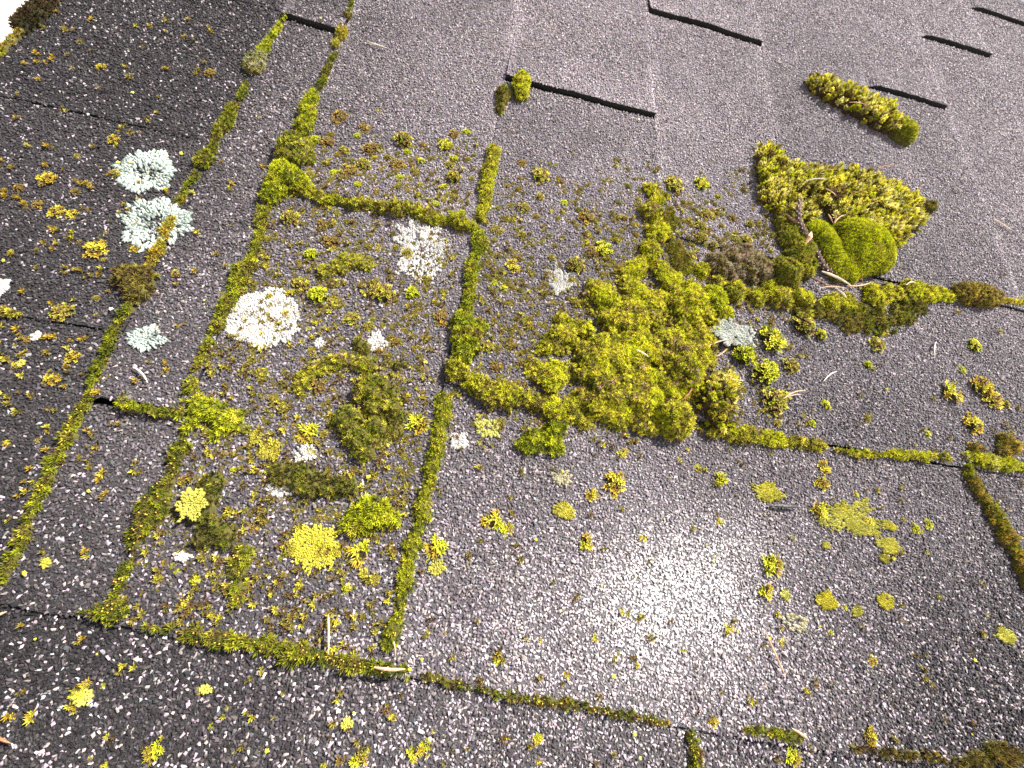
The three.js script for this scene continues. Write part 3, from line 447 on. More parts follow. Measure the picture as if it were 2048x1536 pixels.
// the ones that can be told apart
for (const [type, px, py, r, label] of [
  ['olive', 808, 288, 19, 'bushy yellow tuft topmost on the shingle above the moss-filled joint'], ['green', 890, 297, 13, 'small bright tuft alone above the moss-filled joint near the isolated finger of moss'],
  ['brown', 655, 290, 13, 'rust-red tuft just beside the lumpy brown-topped cushion'], ['olive', 1080, 358, 19, 'dense tuft on the shingle past the isolated finger-like moss strip'],
  ['green', 1400, 372, 15, 'lone bright green tuft above the thin faded film'], ['olive', 1345, 375, 19, 'dark-based tuft at the top of the green ridge'],
  ['gold', 198, 505, 26, 'large golden tuft on the dark shingle level with the lower blue-white lichen'], ['gold', 118, 428, 17, 'larger of two rust-gold tufts near the rake edge'], ['gold', 148, 432, 14, 'flat rust-gold tuft beside its larger twin near the rake edge'],
  ['gold', 1952, 775, 24, 'orange-topped tuft on the dark shingle above the far upright seam'], ['gold', 1975, 800, 22, 'golden tuft touching the orange-topped tuft below it'], ['star', 1890, 788, 20, 'spiky gold star tuft beside the orange-topped tuft'],
  ['gold', 1935, 850, 22, 'tall dark golden tuft between the orange-topped tuft and the bright moss bar'], ['gold', 1225, 966, 26, 'plump golden tuft on the bare shingle below the round moss cushion'], ['gold', 1180, 990, 16, 'smaller golden tuft attached beside the plump golden tuft'],
  ['star', 985, 1042, 26, 'bright spiky star tuft below the third seam roll, beside the pale yellow lichen'], ['star', 1012, 1058, 15, 'small darker tuft clinging to the bright spiky star tuft'], ['star', 1538, 1128, 22, 'spiky tuft with black shadow above the painted glare patch edge'],
  ['star', 1525, 1182, 17, 'flat spiky tuft just below the shadowed spiky tuft'], ['star', 1632, 1022, 19, 'green star tuft touching the largest yellow lichen'], ['star', 1168, 1085, 18, 'elongated yellow tuft on the bare shingle beside the painted glare patch'],
  ['gold', 1645, 935, 17, 'golden tuft alone under the thin sparse moss line'], ['gold', 1640, 968, 17, 'golden tuft above the green star tuft and largest yellow lichen'], ['star', 1437, 958, 14, 'lone yellow star tuft under the even moss roll'],
  ['star', 1578, 1508, 20, 'yellow star tuft at the bottom picture edge past the short upright seam'], ['gold', 1730, 1468, 20, 'rusty dark tuft above the moss in the bottom joint near the corner'], ['gold', 1418, 1438, 14, 'small rusty tuft where the bottom joint meets the short upright seam'],
  ['green', 1535, 685, 25, 'round green tuft on the shingle below the row of knobs'], ['olive', 1598, 655, 22, 'olive tuft at the edge of the low dark fringe'], ['green', 1520, 748, 26, 'flat yellow-green tuft beside the small feather moss clump'], ['green', 1480, 715, 22, 'olive tuft under the grey-white frosted lichen tuft'],
  ['olive', 1540, 805, 25, 'sprawling olive tuft with a needle across it'], ['olive', 1745, 693, 16, 'olive tuft beyond the low dark fringe on bare shingle'], ['olive', 1575, 735, 15, 'small yellow tuft between two fallen needles'],
  ['star', 620, 870, 22, 'red-centred star tuft beside the largest olive clump'], ['star', 838, 850, 22, 'dark star tuft between the largest olive clump and the third seam'], ['star', 720, 1105, 26, 'dark star tuft below the bright star moss clump'], ['star', 872, 1098, 22, 'tuft attached beside the third seam strip low down'],
  ['olive', 770, 592, 24, 'yellow tuft below the starry white lichen'], ['green', 640, 597, 20, 'bright yellow tuft beside the round white lichen'], ['olive', 605, 573, 18, 'tuft just above the round white lichen'], ['olive', 667, 610, 14, 'small tuft beside the bright yellow tuft next to the round white lichen'],
  ['brown', 882, 640, 17, 'brownish round tuft beside the third seam'], ['olive', 1150, 535, 18, 'tuft beside the small starry white lichen in the middle'], ['gold', 1025, 535, 15, 'rusty tuft beside the third seam level with the small starry lichen'],
  ['star', 720, 1512, 19, 'spiky tuft at the bottom picture edge under the rusty moss row'], ['star', 830, 1500, 17, 'first of a spiky tuft trio at the bottom picture edge'], ['star', 852, 1485, 15, 'topmost of the spiky tuft trio at the bottom picture edge'],
  ['gold', 785, 1430, 12, 'rusty tuft alone under the bottom joint below the third seam'], ['star', 1073, 1475, 12, 'yellow-green tuft alone near the bottom picture edge in the middle'], ['star', 170, 1378, 20, 'yellow-green tuft touching a yellow lichen near the lower corner'],
  ['star', 315, 1500, 20, 'green tuft at the bottom picture edge nearest the corner'], ['olive', 134, 630, 22, 'flat olive tuft above the faint joint near the frame edge'], ['gold', 110, 762, 17, 'flat golden tuft on the dark shingle beside the rake-side seam'], ['gold', 152, 718, 15, 'golden tuft above the flat golden one beside the rake-side seam'],
  ['brown', 682, 238, 15, 'rust-tinged tuft beside the thick upright moss strip'], ['gold', 100, 365, 20, 'sprawling yellow tuft on the dark shingle near the upper blue-white lichen'], ['gold', 232, 285, 13, 'small golden tuft above the upper blue-white lichen'],
]) tuft(type, px, py, r, label);
// the many that nothing tells apart, by the shingle that they grow on
function scatter(n, group, label, type, seed, test, box, size) {
  const R = rng(seed); let k = 0;
  for (let i = 0; i < n * 60 && k < n; i++) {
    const px = lerp(box[0], box[2], R()), py = lerp(box[1], box[3], R()), q = R(), w = R(), m = R();
    if (test(px, py) < q) continue;
    const r = lerp(size[0], size[1], w * w), [a, b] = at(px, py);
    if (taken.some((t) => (t[0] - a) ** 2 + (t[1] - b) ** 2 < (t[2] + r * 0.00025) ** 2)) continue;
    taken.push([a, b, r * 0.0003]); tuft(type[Math.floor(m * type.length)], px, py, r, label, group); k++;
  }
}
const taken = [];
const xSecond = (y) => 705 - 0.475 * y + 0.00006 * y * y, xThird = (y) => 1035 - 0.17 * y - 0.00002 * y * y;
const between = (x, y) => (y < 1195 + 0.175 * x && x > xSecond(y) + 26 && x < xThird(y) - 26 ? 1 : 0);
scatter(45, 'tiny moss tufts on the shingle above the moss-filled joint', 'one of many tiny olive tufts on the shingle above the moss-filled joint', ['olive', 'olive', 'brown', 'green'], 1, (x, y) => between(x, y) * (y < 400 + (x - 600) * 0.15 ? smooth(225, 330, y) : 0), [540, 200, 1000, 450], [7, 16]);
scatter(54, 'moss tufts on the shingle between the second and third seams below the joint', 'one of many olive tufts on the shingle below the moss-filled joint', ['olive', 'olive', 'olive', 'green', 'brown', 'brown'], 2, (x, y) => between(x, y) * (y > 440 + (x - 600) * 0.15 ? 1 : 0) * (0.35 + fbm(x / 90, y / 90, 61)), [330, 430, 960, 1220], [8, 18]);
scatter(42, 'moss tufts on the shingle between the third seam and the green ridge', 'one of many olive tufts on the shingle between the third seam and the green ridge', ['olive', 'olive', 'olive', 'brown', 'green'], 3, (x, y) => (x > xThird(y) + 28 && x < 1290 ? smooth(300, 420, y) * (y < 760 ? 1 : 0) : 0), [930, 290, 1290, 760], [7, 16]);
scatter(14, 'moss tufts on the shingle above the pinkish moss patch', 'one of several dark olive tufts on the shingle above the pinkish moss patch', ['olive', 'brown', 'olive'], 4, (x, y) => smooth(350, 470, y) * smooth(1560, 1400, x), [1340, 380, 1545, 520], [7, 13]);
scatter(22, 'tiny spiky tufts on the bare shingle around the painted glare patch', 'one of many tiny spiky yellow tufts on the bare shingle around the painted glare patch', ['star', 'star', 'gold'], 5, (x, y) => (x > xThird(y) + 30 && y > 890 + (x - 1000) * 0.05 && y < 1370 ? 1 : 0), [800, 880, 1900, 1400], [6, 12]);
scatter(16, 'tiny tufts on the lowest shingles below the bottom joint', 'one of many tiny spiky tufts on the lowest shingle below the bottom joint', ['star', 'gold', 'star'], 6, (x, y) => (y > 1270 + x * 0.18 && y > 1290 ? 0.7 : 0), [20, 1270, 2030, 1530], [6, 12]);
scatter(24, 'tiny golden tufts on the dark shingles beside the rake edge', 'one of many tiny golden tufts on the dark shingles beside the rake edge', ['gold', 'gold', 'olive', 'brown'], 7, (x, y) => (x < 555 - 0.55 * y + 0.0001 * y * y - 20 ? 0.25 + 0.75 * smooth(100, 400, y) : 0), [5, 120, 480, 1150], [6, 13]);
scatter(14, 'moss tufts on the shingle under the needle-strewn bank', 'one of several small tufts on the shingle under the needle-strewn bank', ['olive', 'green', 'gold'], 8, (x, y) => (y > 660 && y < 870 ? 0.7 : 0), [1480, 650, 2030, 880], [7, 13]);
// crumbs that nobody could count
{
  const R = rng(901), shapes = [shoot(71, { leaves: 9, len: 0.0013, wide: 0.00022, open: 1.0, rise: 1, curl: 0.3, stem: 0.0004, base: 0.3 })], list = [];
  for (let i = 0; i < 60000 && list.length < 4600; i++) {
    const px = R() * 2048, py = R() * 1536, q = R();
    const mid = between(px, py) * smooth(250, 400, py) * 0.9 + (px > xThird(py) && px < 1600 ? smooth(330, 480, py) * smooth(960, 780, py) : 0) * 0.9;
    const d = (py > 1000 ? 0.04 : 0.08) * smooth(150, 500, py) * (px > 1500 && py < 520 ? 0.1 : 1) + mid * 0.7 + (px < 500 - 0.45 * py ? 0.1 : 0);
    if (q > d * clamp(fbm(px / 40, py / 40, 62) * 3 - 0.9, 0.05, 1)) continue;
    const [a, b] = at(px, py), n = 1 + Math.floor(R() * 3);
    for (let k = 0; k < n; k++) list.push([a + (R() - 0.5) * 0.003, b + (R() - 0.5) * 0.003, R(), R(), px < xSecond(py) ? 1 : 0]);
  }
  const im = shade(new THREE.InstancedMesh(shapes[0], M.leaf, list.length)); im.name = 'moss_crumbs'; im.userData = { kind: 'stuff', label: 'fine crumbs of dry moss sprinkled between the mineral chips' };
  list.forEach(([a, b, u, v, g], n) => { const s = 0.6 + 0.9 * u; tmpQ.setFromEuler(tmpE.set((R() - 0.5) * 1, R() * 6.28, (R() - 0.5) * 1)); im.setMatrixAt(n, tmpM.compose(V3(a, surf(a, b) + 0.0006, -b), tmpQ, V3(s, s, s))); const c = pick(g ? [['gold', 0.5], ['olive', 0.3], ['yellow', 0.2]] : [['olive', 0.5], ['brown', 0.25], ['yellow', 0.25]], v), br = 0.6 + 0.6 * u; im.setColorAt(n, tmpC.setRGB(c[0] * br, c[1] * br, c[2] * br)); });
  place(im, 0, 0, 0);
}

{
  const R = rng(902), list = [];
  for (let i = 0; i < 400000 && list.length < 4600; i++) {
    const px = R() * 2048, py = R() * 1536, q = R(), d = between(px, py) * smooth(240, 380, py) * smooth(1250, 1000, py) + (px > xThird(py) + 20 && px < 1540 ? smooth(300, 430, py) * smooth(900, 760, py) * (px > 990 && px < 1340 && py > 480 ? 2.2 : 1) : 0);
    if (q > d * clamp(fbm(px / 60, py / 60, 63) * 2.4 - 0.6, 0.05, 1)) continue;
    const [a, b] = at(px, py); list.push([a, b, (2.8 + 5.2 * R() * R()) * sizeAt(px, py, 'm'), R()]);
  }
  const im = shade(new THREE.InstancedMesh(TUFT.brown[1], M.tuft, list.length)); im.name = 'moss_specks'; im.userData = { kind: 'stuff', label: 'specks of olive moss too small and many to count between the larger tufts' };
  list.forEach(([a, b, s, v], n) => { tmpQ.setFromEuler(tmpE.set(0, R() * 6.28, 0)); im.setMatrixAt(n, tmpM.compose(V3(a, surf(a, b), -b), tmpQ, V3(s, s * (0.7 + 0.4 * R()), s))); const k = 0.6 + 0.6 * v; im.setColorAt(n, tmpC.setRGB(k * 0.9, k * (0.95 + 0.3 * R()), k * 0.8)); });
  place(im, 0, 0, 0);
}

// ---------------------------------------------------------------- lichens
const LICHEN = { white: [0.70, 0.68, 0.64], blue: [0.50, 0.58, 0.52], grey: [0.46, 0.48, 0.42], yellow: [0.66, 0.59, 0.05], lemon: [0.56, 0.55, 0.14], cream: [0.52, 0.48, 0.32] };
function lichen(px, py, rx, ry, hue, label, o = {}) {
  const seed = mossSeed++, R = rng(seed), age = 0.72 + 0.36 * hash(seed, 4, 9), sour = hash(seed, 8, 9), [ca, cb] = at(px, py), A = rx * sizeAt(px, py, 'x'), B = ry * sizeAt(px, py, 'y'), y0 = surf(ca, cb), base = LICHEN[hue].map((v, i) => (hue === 'yellow' ? lerp(v, LICHEN.lemon[i], 0.75 * sour) * age : v)), pos = [], col = [], rag = 1.35 * (o.ragged ?? 0.25), lobe = o.lobe ?? 0.0013, hollow = o.hollow ?? 0;
  const area = A * B, n = Math.min(2200, Math.max(14, Math.round(area * 3.1 / (lobe * lobe * (o.leafy ? 0.5 : 0.34)))));
  const list = [];
  for (let i = 0; i < n; i++) { const f = Math.sqrt((i + 0.5) / n), t = i * 2.39996 + R() * 0.8; list.push([f, t]); }
  for (const [f, t] of list) {
    const reach = 1 + (fbm(Math.cos(t) * 2.4 + 9, Math.sin(t) * 2.4 + 9, seed) - 0.5) * rag * 2.4 + (R() - 0.5) * 0.1, x = Math.cos(t) * f * A * reach, z = Math.sin(t) * f * B * reach;
    const gap = fbm((ca + x) * 330, (cb + z) * 330, seed + 2);
    if (gap < (o.gaps ?? 0.2) * (1.25 - 0.6 * f) || (hollow && f < hollow && R() < 0.6)) continue;
    const dir = Math.atan2(z, x) + (R() - 0.5) * 0.9, len = lobe * (0.6 + 0.35 * R()) * (o.leafy ? 0.6 + 0.55 * f : 0.85), wd = len * (o.leafy ? 0.5 + 0.3 * R() : 0.75 + 0.3 * R()), dx = Math.cos(dir), dz = Math.sin(dir);
    const h = 0.0009 + (o.leafy ? 0.0005 : 0.00025) * R() + 0.0002 * f + (o.lift ?? 0), s = surf(ca + x, cb + z) - y0, cen = [x, s + h + 0.0005 * R(), -z], rim = [], m = 8;
    for (let k = 0; k < m; k++) { const w = k / m * 6.283, u = Math.cos(w), v = Math.sin(w), rr = 1 + 0.28 * Math.cos(w * 3 + R()) * (u > 0 ? 1 : 0.3) + (R() - 0.5) * 0.2, lx = u * len * rr, lw = v * wd * rr; rim.push([x + dx * lx - dz * lw, s + h - 0.0003 + (u > 0.3 ? 0.0002 - R() * 0.0006 : -0.0004) , -(z + dz * lx + dx * lw)]); }
    const v = (0.6 + 0.6 * fbm((ca + x) * 240, (cb + z) * 240, seed + 6)) * (0.82 + 0.3 * R()) * (f < (o.core ?? 0) ? 0.55 + 0.4 * R() : 1), tint = R();
    const c = [base[0] * v * (tint < 0.12 ? 1.05 : 1), base[1] * v * (tint < 0.12 ? 0.92 : 1), base[2] * v * (tint < 0.12 ? 0.85 : 1)], e = c.map((w) => w * (hue === 'yellow' ? 0.9 : 0.86));
    for (let k = 0; k < m; k++) { const p = rim[k], q = rim[(k + 1) % m]; pos.push(...cen, ...p, ...q); col.push(...c, ...e, ...e); const pd = [p[0], p[1] - 0.0006, p[2]], qd = [q[0], q[1] - 0.0006, q[2]]; pos.push(...p, ...pd, ...q, ...q, ...pd, ...qd); for (let w = 0; w < 6; w++) col.push(e[0] * 0.6, e[1] * 0.6, e[2] * 0.6); }
  }
  const m = mesh('lichen', soup(pos, col), M.lichen); tag(m, label, 'lichen', o.group); return place(m, ca, y0, cb);
}
lichen(297, 347, 58, 40, 'blue', 'upper of the two blue-white leafy lichen rosettes beside the rake-side seam', { leafy: 1, lobe: 0.00143, ragged: 0.16, core: 0.4, hollow: 0.3, gaps: 0.26 });
lichen(320, 450, 66, 46, 'blue', 'lower of the two blue-white leafy lichen rosettes, split by moss on its seam side', { leafy: 1, lobe: 0.00143, ragged: 0.26, core: 0.5, hollow: 0.28, gaps: 0.28 });
lichen(530, 640, 70, 55, 'white', 'large round white crusty lichen beside the second seam', { lobe: 0.00110, ragged: 0.12, gaps: 0.12 });
lichen(840, 495, 44, 46, 'white', 'starry broken white lichen under the moss-filled joint', { lobe: 0.00110, ragged: 0.7, hollow: 0.35, gaps: 0.36 });
lichen(1120, 563, 24, 26, 'white', 'small starry white lichen on the shingle in the middle', { lobe: 0.00102, ragged: 0.6, gaps: 0.34 });
lichen(295, 680, 36, 22, 'blue', 'small grey-green lichen on the narrow shingle above the open slot', { leafy: 1, lobe: 0.00113, ragged: 0.3, gaps: 0.3 });
lichen(6, 588, 17, 25, 'white', 'white lichen cut by the frame edge above the thin yellow moss line', { lobe: 0.00119, ragged: 0.3, gaps: 0.25 });
lichen(752, 687, 20, 18, 'white', 'small bright white lichen beside the dull moss clump', { lobe: 0.00102, ragged: 0.4, gaps: 0.22 });
lichen(1455, 675, 36, 24, 'grey', 'frosted grey-white lichen tuft at the edge of the central carpet', { lobe: 0.0017, ragged: 0.4, gaps: 0.3, lift: 0.003 });
lichen(614, 908, 18, 16, 'white', 'small white lichen beside the largest olive clump', { lobe: 0.00102, ragged: 0.5, gaps: 0.32 });
lichen(560, 975, 24, 18, 'white', 'white lichen under the dark moss clump', { lobe: 0.00110, ragged: 0.5, gaps: 0.28 });
lichen(917, 884, 18, 13, 'white', 'small white lichen touching the third seam strip', { lobe: 0.00102, ragged: 0.4, gaps: 0.25 });
lichen(370, 1112, 16, 11, 'white', 'tiny white lichen on the dark shingle beside the second seam', { lobe: 0.00094, ragged: 0.5, gaps: 0.25 });
lichen(80, 677, 8, 8, 'white', 'tiny white lichen spot near the frame edge', { lobe: 0.00085, ragged: 0.4 });
lichen(640, 690, 10, 8, 'white', 'white lichen dot below the large round white lichen', { lobe: 0.00085, ragged: 0.4 });
lichen(1698, 1036, 46, 30, 'yellow', 'largest yellow lichen patch with three lobes on the shingle near the far seam', { lobe: 0.00094, ragged: 0.8, gaps: 0.16 });
lichen(632, 1090, 46, 44, 'yellow', 'large round bright yellow lichen between the second and third seams', { lobe: 0.00079, ragged: 0.55, gaps: 0.2 });
lichen(540, 900, 21, 19, 'yellow', 'knobby yellow lichen below the star-shaped clump', { lobe: 0.00079, ragged: 0.3, gaps: 0.2 });
lichen(513, 875, 11, 13, 'yellow', 'small yellow lichen touching the knobby one from above', { lobe: 0.00072, ragged: 0.3, gaps: 0.3 });
lichen(398, 1008, 26, 27, 'yellow', 'golden yellow lichen on the moss beside the second seam', { lobe: 0.00086, ragged: 0.5, gaps: 0.25, lift: 0.003 });
lichen(1531, 984, 27, 17, 'yellow', 'oval yellow lichen under the even moss roll', { lobe: 0.00086, ragged: 0.3, gaps: 0.16 });
lichen(1126, 1022, 20, 15, 'yellow', 'pale oval yellow lichen on the bare shingle beside the bright spiky tuft', { lobe: 0.00079, ragged: 0.3, gaps: 0.15 });
lichen(1774, 1092, 20, 14, 'yellow', 'yellow lichen with a dark tuft on its edge below the largest yellow patch', { lobe: 0.00079, ragged: 0.35, gaps: 0.2 });
lichen(1765, 1117, 9, 8, 'yellow', 'small yellow lichen just below the one with a dark tuft', { lobe: 0.00072, ragged: 0.3, gaps: 0.3 });
lichen(1648, 1200, 20, 18, 'yellow', 'leaf-shaped yellow lichen beside the painted glare patch', { lobe: 0.00079, ragged: 0.4, gaps: 0.16 });
lichen(1709, 1222, 11, 11, 'yellow', 'small yellow lichen between the leaf-shaped and the square one', { lobe: 0.00072, ragged: 0.35, gaps: 0.3 });
lichen(1766, 1203, 16, 15, 'yellow', 'square yellow lichen beyond the leaf-shaped one', { lobe: 0.00079, ragged: 0.35, gaps: 0.3 });
lichen(2005, 1272, 17, 13, 'yellow', 'yellow lichen near the picture edge on the darkest shingle', { lobe: 0.00079, ragged: 0.5, gaps: 0.25 });
lichen(875, 1136, 16, 12, 'yellow', 'yellow lichen beside the lower third seam strip', { lobe: 0.00072, ragged: 0.4, gaps: 0.22 });
lichen(729, 1146, 9, 9, 'yellow', 'small angular yellow lichen between the dark star tuft and the third seam', { lobe: 0.00072, ragged: 0.3, gaps: 0.3 });
lichen(975, 858, 24, 17, 'lemon', 'faint lemon lichen under the heavy moss roll', { lobe: 0.0012, ragged: 0.4, gaps: 0.34 });
lichen(1120, 956, 18, 13, 'cream', 'faint grey-yellow lichen above the plump golden tuft', { lobe: 0.001, ragged: 0.5, gaps: 0.42 });
lichen(1590, 1244, 26, 15, 'cream', 'cream ring-like lichen beside the painted glare patch', { lobe: 0.0011, ragged: 0.5, gaps: 0.42 });
lichen(174, 1392, 17, 15, 'yellow', 'bright yellow lichen near the lower corner below the bottom joint', { lobe: 0.00086, ragged: 0.4, gaps: 0.2 });
lichen(416, 1375, 12, 8, 'yellow', 'small yellow lichen alone below the tufty moss row', { lobe: 0.00072, ragged: 0.3, gaps: 0.3 });
lichen(697, 1442, 11, 10, 'yellow', 'square yellow lichen below the rusty moss row', { lobe: 0.00072, ragged: 0.3, gaps: 0.3 });
lichen(102, 1126, 9, 8, 'yellow', 'tiny yellow lichen beside the long strip of the rake-side seam', { lobe: 0.00072, ragged: 0.3, gaps: 0.3 });
lichen(770, 885, 12, 11, 'lemon', 'lemon lichen at the edge of the largest olive clump', { lobe: 0.001, ragged: 0.4, gaps: 0.3 });
lichen(1775, 1052, 12, 8, 'yellow', 'small yellow lichen beside the lobe of the largest yellow patch', { lobe: 0.00072, ragged: 0.4, gaps: 0.3 });
lichen(1565, 1188, 9, 9, 'lemon', 'pale yellow lichen speck beside the flat spiky tuft', { lobe: 0.001, ragged: 0.4 });
lichen(1648, 1090, 6, 7, 'yellow', 'tiny yellow lichen below the green star tuft', { lobe: 0.00065, ragged: 0.3, gaps: 0.3 });
lichen(50, 731, 7, 6, 'yellow', 'tiny yellow lichen on the dark shingle at the frame edge', { lobe: 0.00065, ragged: 0.3, gaps: 0.3 });
{
  const R = rng(333), g = new THREE.CircleGeometry(0.0010, 11); g.rotateX(-Math.PI / 2);
  const p = g.attributes.position; for (let i = 0; i < p.count; i++) { const s = i ? (i === p.count - 1 ? 0.6 : 0.45 + 0.8 * R()) : 1; p.setXYZ(i, p.getX(i) * s, i ? 0 : 0.0006, p.getZ(i) * s); } g.deleteAttribute('uv'); g.computeVertexNormals();
  const list = [];
  for (let i = 0; i < 20000 && list.length < 80; i++) {
    const px = R() * 2048, py = R() * 1536, z = px < 480 - 0.2 * py || py > 1000 ? 0.5 : 0.12; if (px > 1000 && py < 420) continue;
    if (R() < z * clamp(fbm(px / 70, py / 70, 71) * 3 - 1.1, 0, 1)) { const [a, b] = at(px, py); list.push([a, b, R(), R()]); }
  }
  const im = shade(new THREE.InstancedMesh(g, new THREE.MeshStandardMaterial({ roughness: 0.9 }), list.length)); im.name = 'lichen_flecks'; im.userData = { kind: 'stuff', label: 'tiny yellow and white lichen flecks scattered over the mineral chips' };
  list.forEach(([a, b, u, v], n) => { const s = 0.5 + 0.9 * u * u; tmpQ.setFromEuler(tmpE.set((R() - 0.5) * 0.6, R() * 6.28, (R() - 0.5) * 0.6)); im.setMatrixAt(n, tmpM.compose(V3(a, surf(a, b) + 0.0013, -b), tmpQ, V3(s, 1, s))); const c = LICHEN[v < 0.55 ? 'yellow' : v < 0.8 ? 'lemon' : 'white']; im.setColorAt(n, tmpC.setRGB(...c)); });
  place(im, 0, 0, 0);
}

// ---------------------------------------------------------------- needles and twigs
function taper(points, radii, color, sides = 6, seed = 1) {
  const c = new THREE.CatmullRomCurve3(points), n = Math.max(8, points.length * 4), pos = [], col = [], rings = [];
  for (let i = 0; i <= n; i++) {
    const t = i / n, p = c.getPoint(t), d = c.getTangent(t), u = V3(0, 1, 0).addScaledVector(d, -d.y).normalize(), v = d.clone().cross(u), f = t * (radii.length - 1), k = Math.min(radii.length - 2, Math.floor(f)), r = lerp(radii[k], radii[k + 1], f - k);
    rings.push([...Array(sides)].map((_, j) => { const w = j / sides * 6.283, q = r * (0.9 + 0.2 * hash(i, j, seed)); return p.clone().addScaledVector(u, Math.cos(w) * q).addScaledVector(v, Math.sin(w) * q); }));
  }
  for (let i = 0; i < n; i++) for (let j = 0; j < sides; j++) { const k = (j + 1) % sides, s = 0.8 + 0.4 * hash(i, 5, seed); for (const p of [rings[i][j], rings[i + 1][j], rings[i][k], rings[i][k], rings[i + 1][j], rings[i + 1][k]]) { pos.push(p.x, p.y, p.z); col.push(color[0] * s, color[1] * s, color[2] * s); } }
  return soup(pos, col);
}
const TONE = { straw: [0.62, 0.40, 0.25], pale: [0.78, 0.66, 0.52], rust: [0.36, 0.15, 0.07], grey: [0.5, 0.42, 0.36], black: [0.03, 0.026, 0.024] };
function needle(x0, y0, x1, y1, tone, label, o = {}) {
  const h0 = (o.lift ?? 0) + 0.002, [a0, b0] = above(x0, y0, h0), [a1, b1] = above(x1, y1, h0 + (o.tip ?? 0)), am = (a0 + a1) / 2, bm = (b0 + b1) / 2, lift = o.lift ?? 0, yb = surf(am, bm), seed = mossSeed++, bend = 0.7 * (o.bend ?? 0.06) * (hash(seed, 1, 1) > 0.5 ? 1 : -1), r = 0.7 * (o.r ?? 0.00058);
  const da = a1 - a0, db = b1 - b0, P = (t, h) => { const k = 4 * t * (1 - t) * bend; return V3(a0 + da * t - db * k - am, 0.0016 + lift + h + surf(a0 + da * t, b0 + db * t) - yb, -(b0 + db * t + da * k - bm)); };
  const m = mesh('needle', taper([P(0, 0), P(0.3, 0.0006), P(0.65, 0.0008), P(1, o.tip ?? 0.0004)], [r * 0.5, r, r * 1.05, r * 0.9, r * 0.2], TONE[tone], 6, seed), M.needle);
  tag(m, label, 'needle', 'fallen conifer needles'); return place(m, am, yb, bm);
}
needle(735, 84, 776, 99, 'pale', 'pale curved needle alone near the top between the second and third seams');
needle(272, 738, 305, 771, 'pale', 'pale needle on the narrow shingle above the open slot', { bend: 0.12 });
needle(658, 1228, 660, 1306, 'straw', 'straight upright needle standing in the tufty moss row', { r: 0.0006, lift: 0.001, bend: 0.02 });
needle(750, 1331, 812, 1334, 'straw', 'thick needle lying on the moss at the foot of the third seam', { r: 0.0008, lift: 0.004, bend: 0.03 });
needle(784, 1266, 793, 1312, 'straw', 'thin needle above the thick needle at the foot of the third seam', { r: 0.0004 });
needle(1528, 1262, 1566, 1352, 'straw', 'long slanted needle on the painted glare patch edge', { r: 0.0006, bend: 0.03 });
needle(1576, 1453, 1606, 1472, 'straw', 'short thick needle at the tip of the short moss tongue', { r: 0.0008, bend: 0.02 });
needle(-14, 1240, 20, 1222, 'straw', 'needle cut by the frame edge above the bottom joint', { r: 0.0007 });
needle(-16, 1468, 28, 1483, 'rust', 'reddish needle cut by the frame edge near the lower corner', { r: 0.0007 });
needle(1868, 685, 1864, 718, 'pale', 'curved whitish needle on bare shingle below the needle-strewn bank', { bend: 0.16 });
needle(1644, 764, 1670, 744, 'pale', 'needle pointing up the slope beside a small yellow tuft', { bend: 0.1 });
needle(1564, 799, 1608, 783, 'straw', 'pink-tinged needle lying across the sprawling olive tuft', { bend: 0.12, lift: 0.002 });
needle(1898, 370, 1920, 390, 'grey', 'thin grey needle on the shingle above the tiny dark cushion', { r: 0.0006, bend: 0.15 });
needle(1985, 438, 2024, 463, 'pale', 'curved needle on the shingle near the picture edge level with the heart', { r: 0.0008, bend: 0.12 });
needle(1537, 1011, 1596, 1015, 'black', 'short black stick on the shingle above the largest yellow lichen', { r: 0.0009, bend: 0.01 });
needle(1268, 699, 1296, 716, 'pale', 'broken pale needle stuck in the central carpet', { lift: 0.006, bend: 0.02 });
needle(1402, 700, 1462, 680, 'grey', 'grey needle lying under the frosted lichen tuft', { lift: 0.002 });
needle(1428, 716, 1450, 700, 'straw', 'short needle below the grey one under the frosted lichen', { lift: 0.001 });
needle(1444, 755, 1484, 762, 'pale', 'curved needle over the top of the small feather clump', { lift: 0.004, bend: 0.12 });
needle(1336, 806, 1376, 812, 'straw', 'needle between the round cushion and the small feather clump', { lift: 0.006 });
needle(1362, 802, 1384, 772, 'rust', 'rusty needle leaning in the small feather clump', { lift: 0.006 });
needle(1640, 545, 1700, 575, 'pale', 'thick pale needle lying below the foot of the heart-shaped cushion', { lift: 0.003, r: 0.0011, bend: 0.03 });
needle(1625, 560, 1655, 580, 'rust', 'rusty needle beside the lower twig end', { lift: 0.002 });
needle(1636, 578, 1690, 580, 'straw', 'horizontal needle below the heart on the moss bank', { lift: 0.005 });
needle(1690, 574, 1740, 566, 'straw', 'curved needle leading from the heart to the moss bank', { lift: 0.006, bend: 0.1 });
needle(1672, 582, 1688, 599, 'pale', 'bright pale needle pointing down on the moss bank', { lift: 0.008, r: 0.0009, bend: 0.02 });
needle(1722, 564, 1730, 548, 'rust', 'rusty needle standing beside the heart foot', { lift: 0.004, tip: 0.006 });
needle(1652, 432, 1660, 452, 'straw', 'first of three needles caught in the notch of the heart', { lift: 0.014, bend: 0.1 });
needle(1662, 452, 1662, 425, 'rust', 'middle of three needles caught in the notch of the heart', { lift: 0.016, bend: 0.1 });
needle(1664, 450, 1684, 434, 'straw', 'last of three needles caught in the notch of the heart', { lift: 0.015, bend: 0.1 });
needle(1612, 362, 1655, 360, 'grey', 'grey needle across the big feather clump near its dark hollow', { lift: 0.012 });
needle(1650, 378, 1670, 394, 'straw', 'straw needle stuck in the big feather clump', { lift: 0.014 });
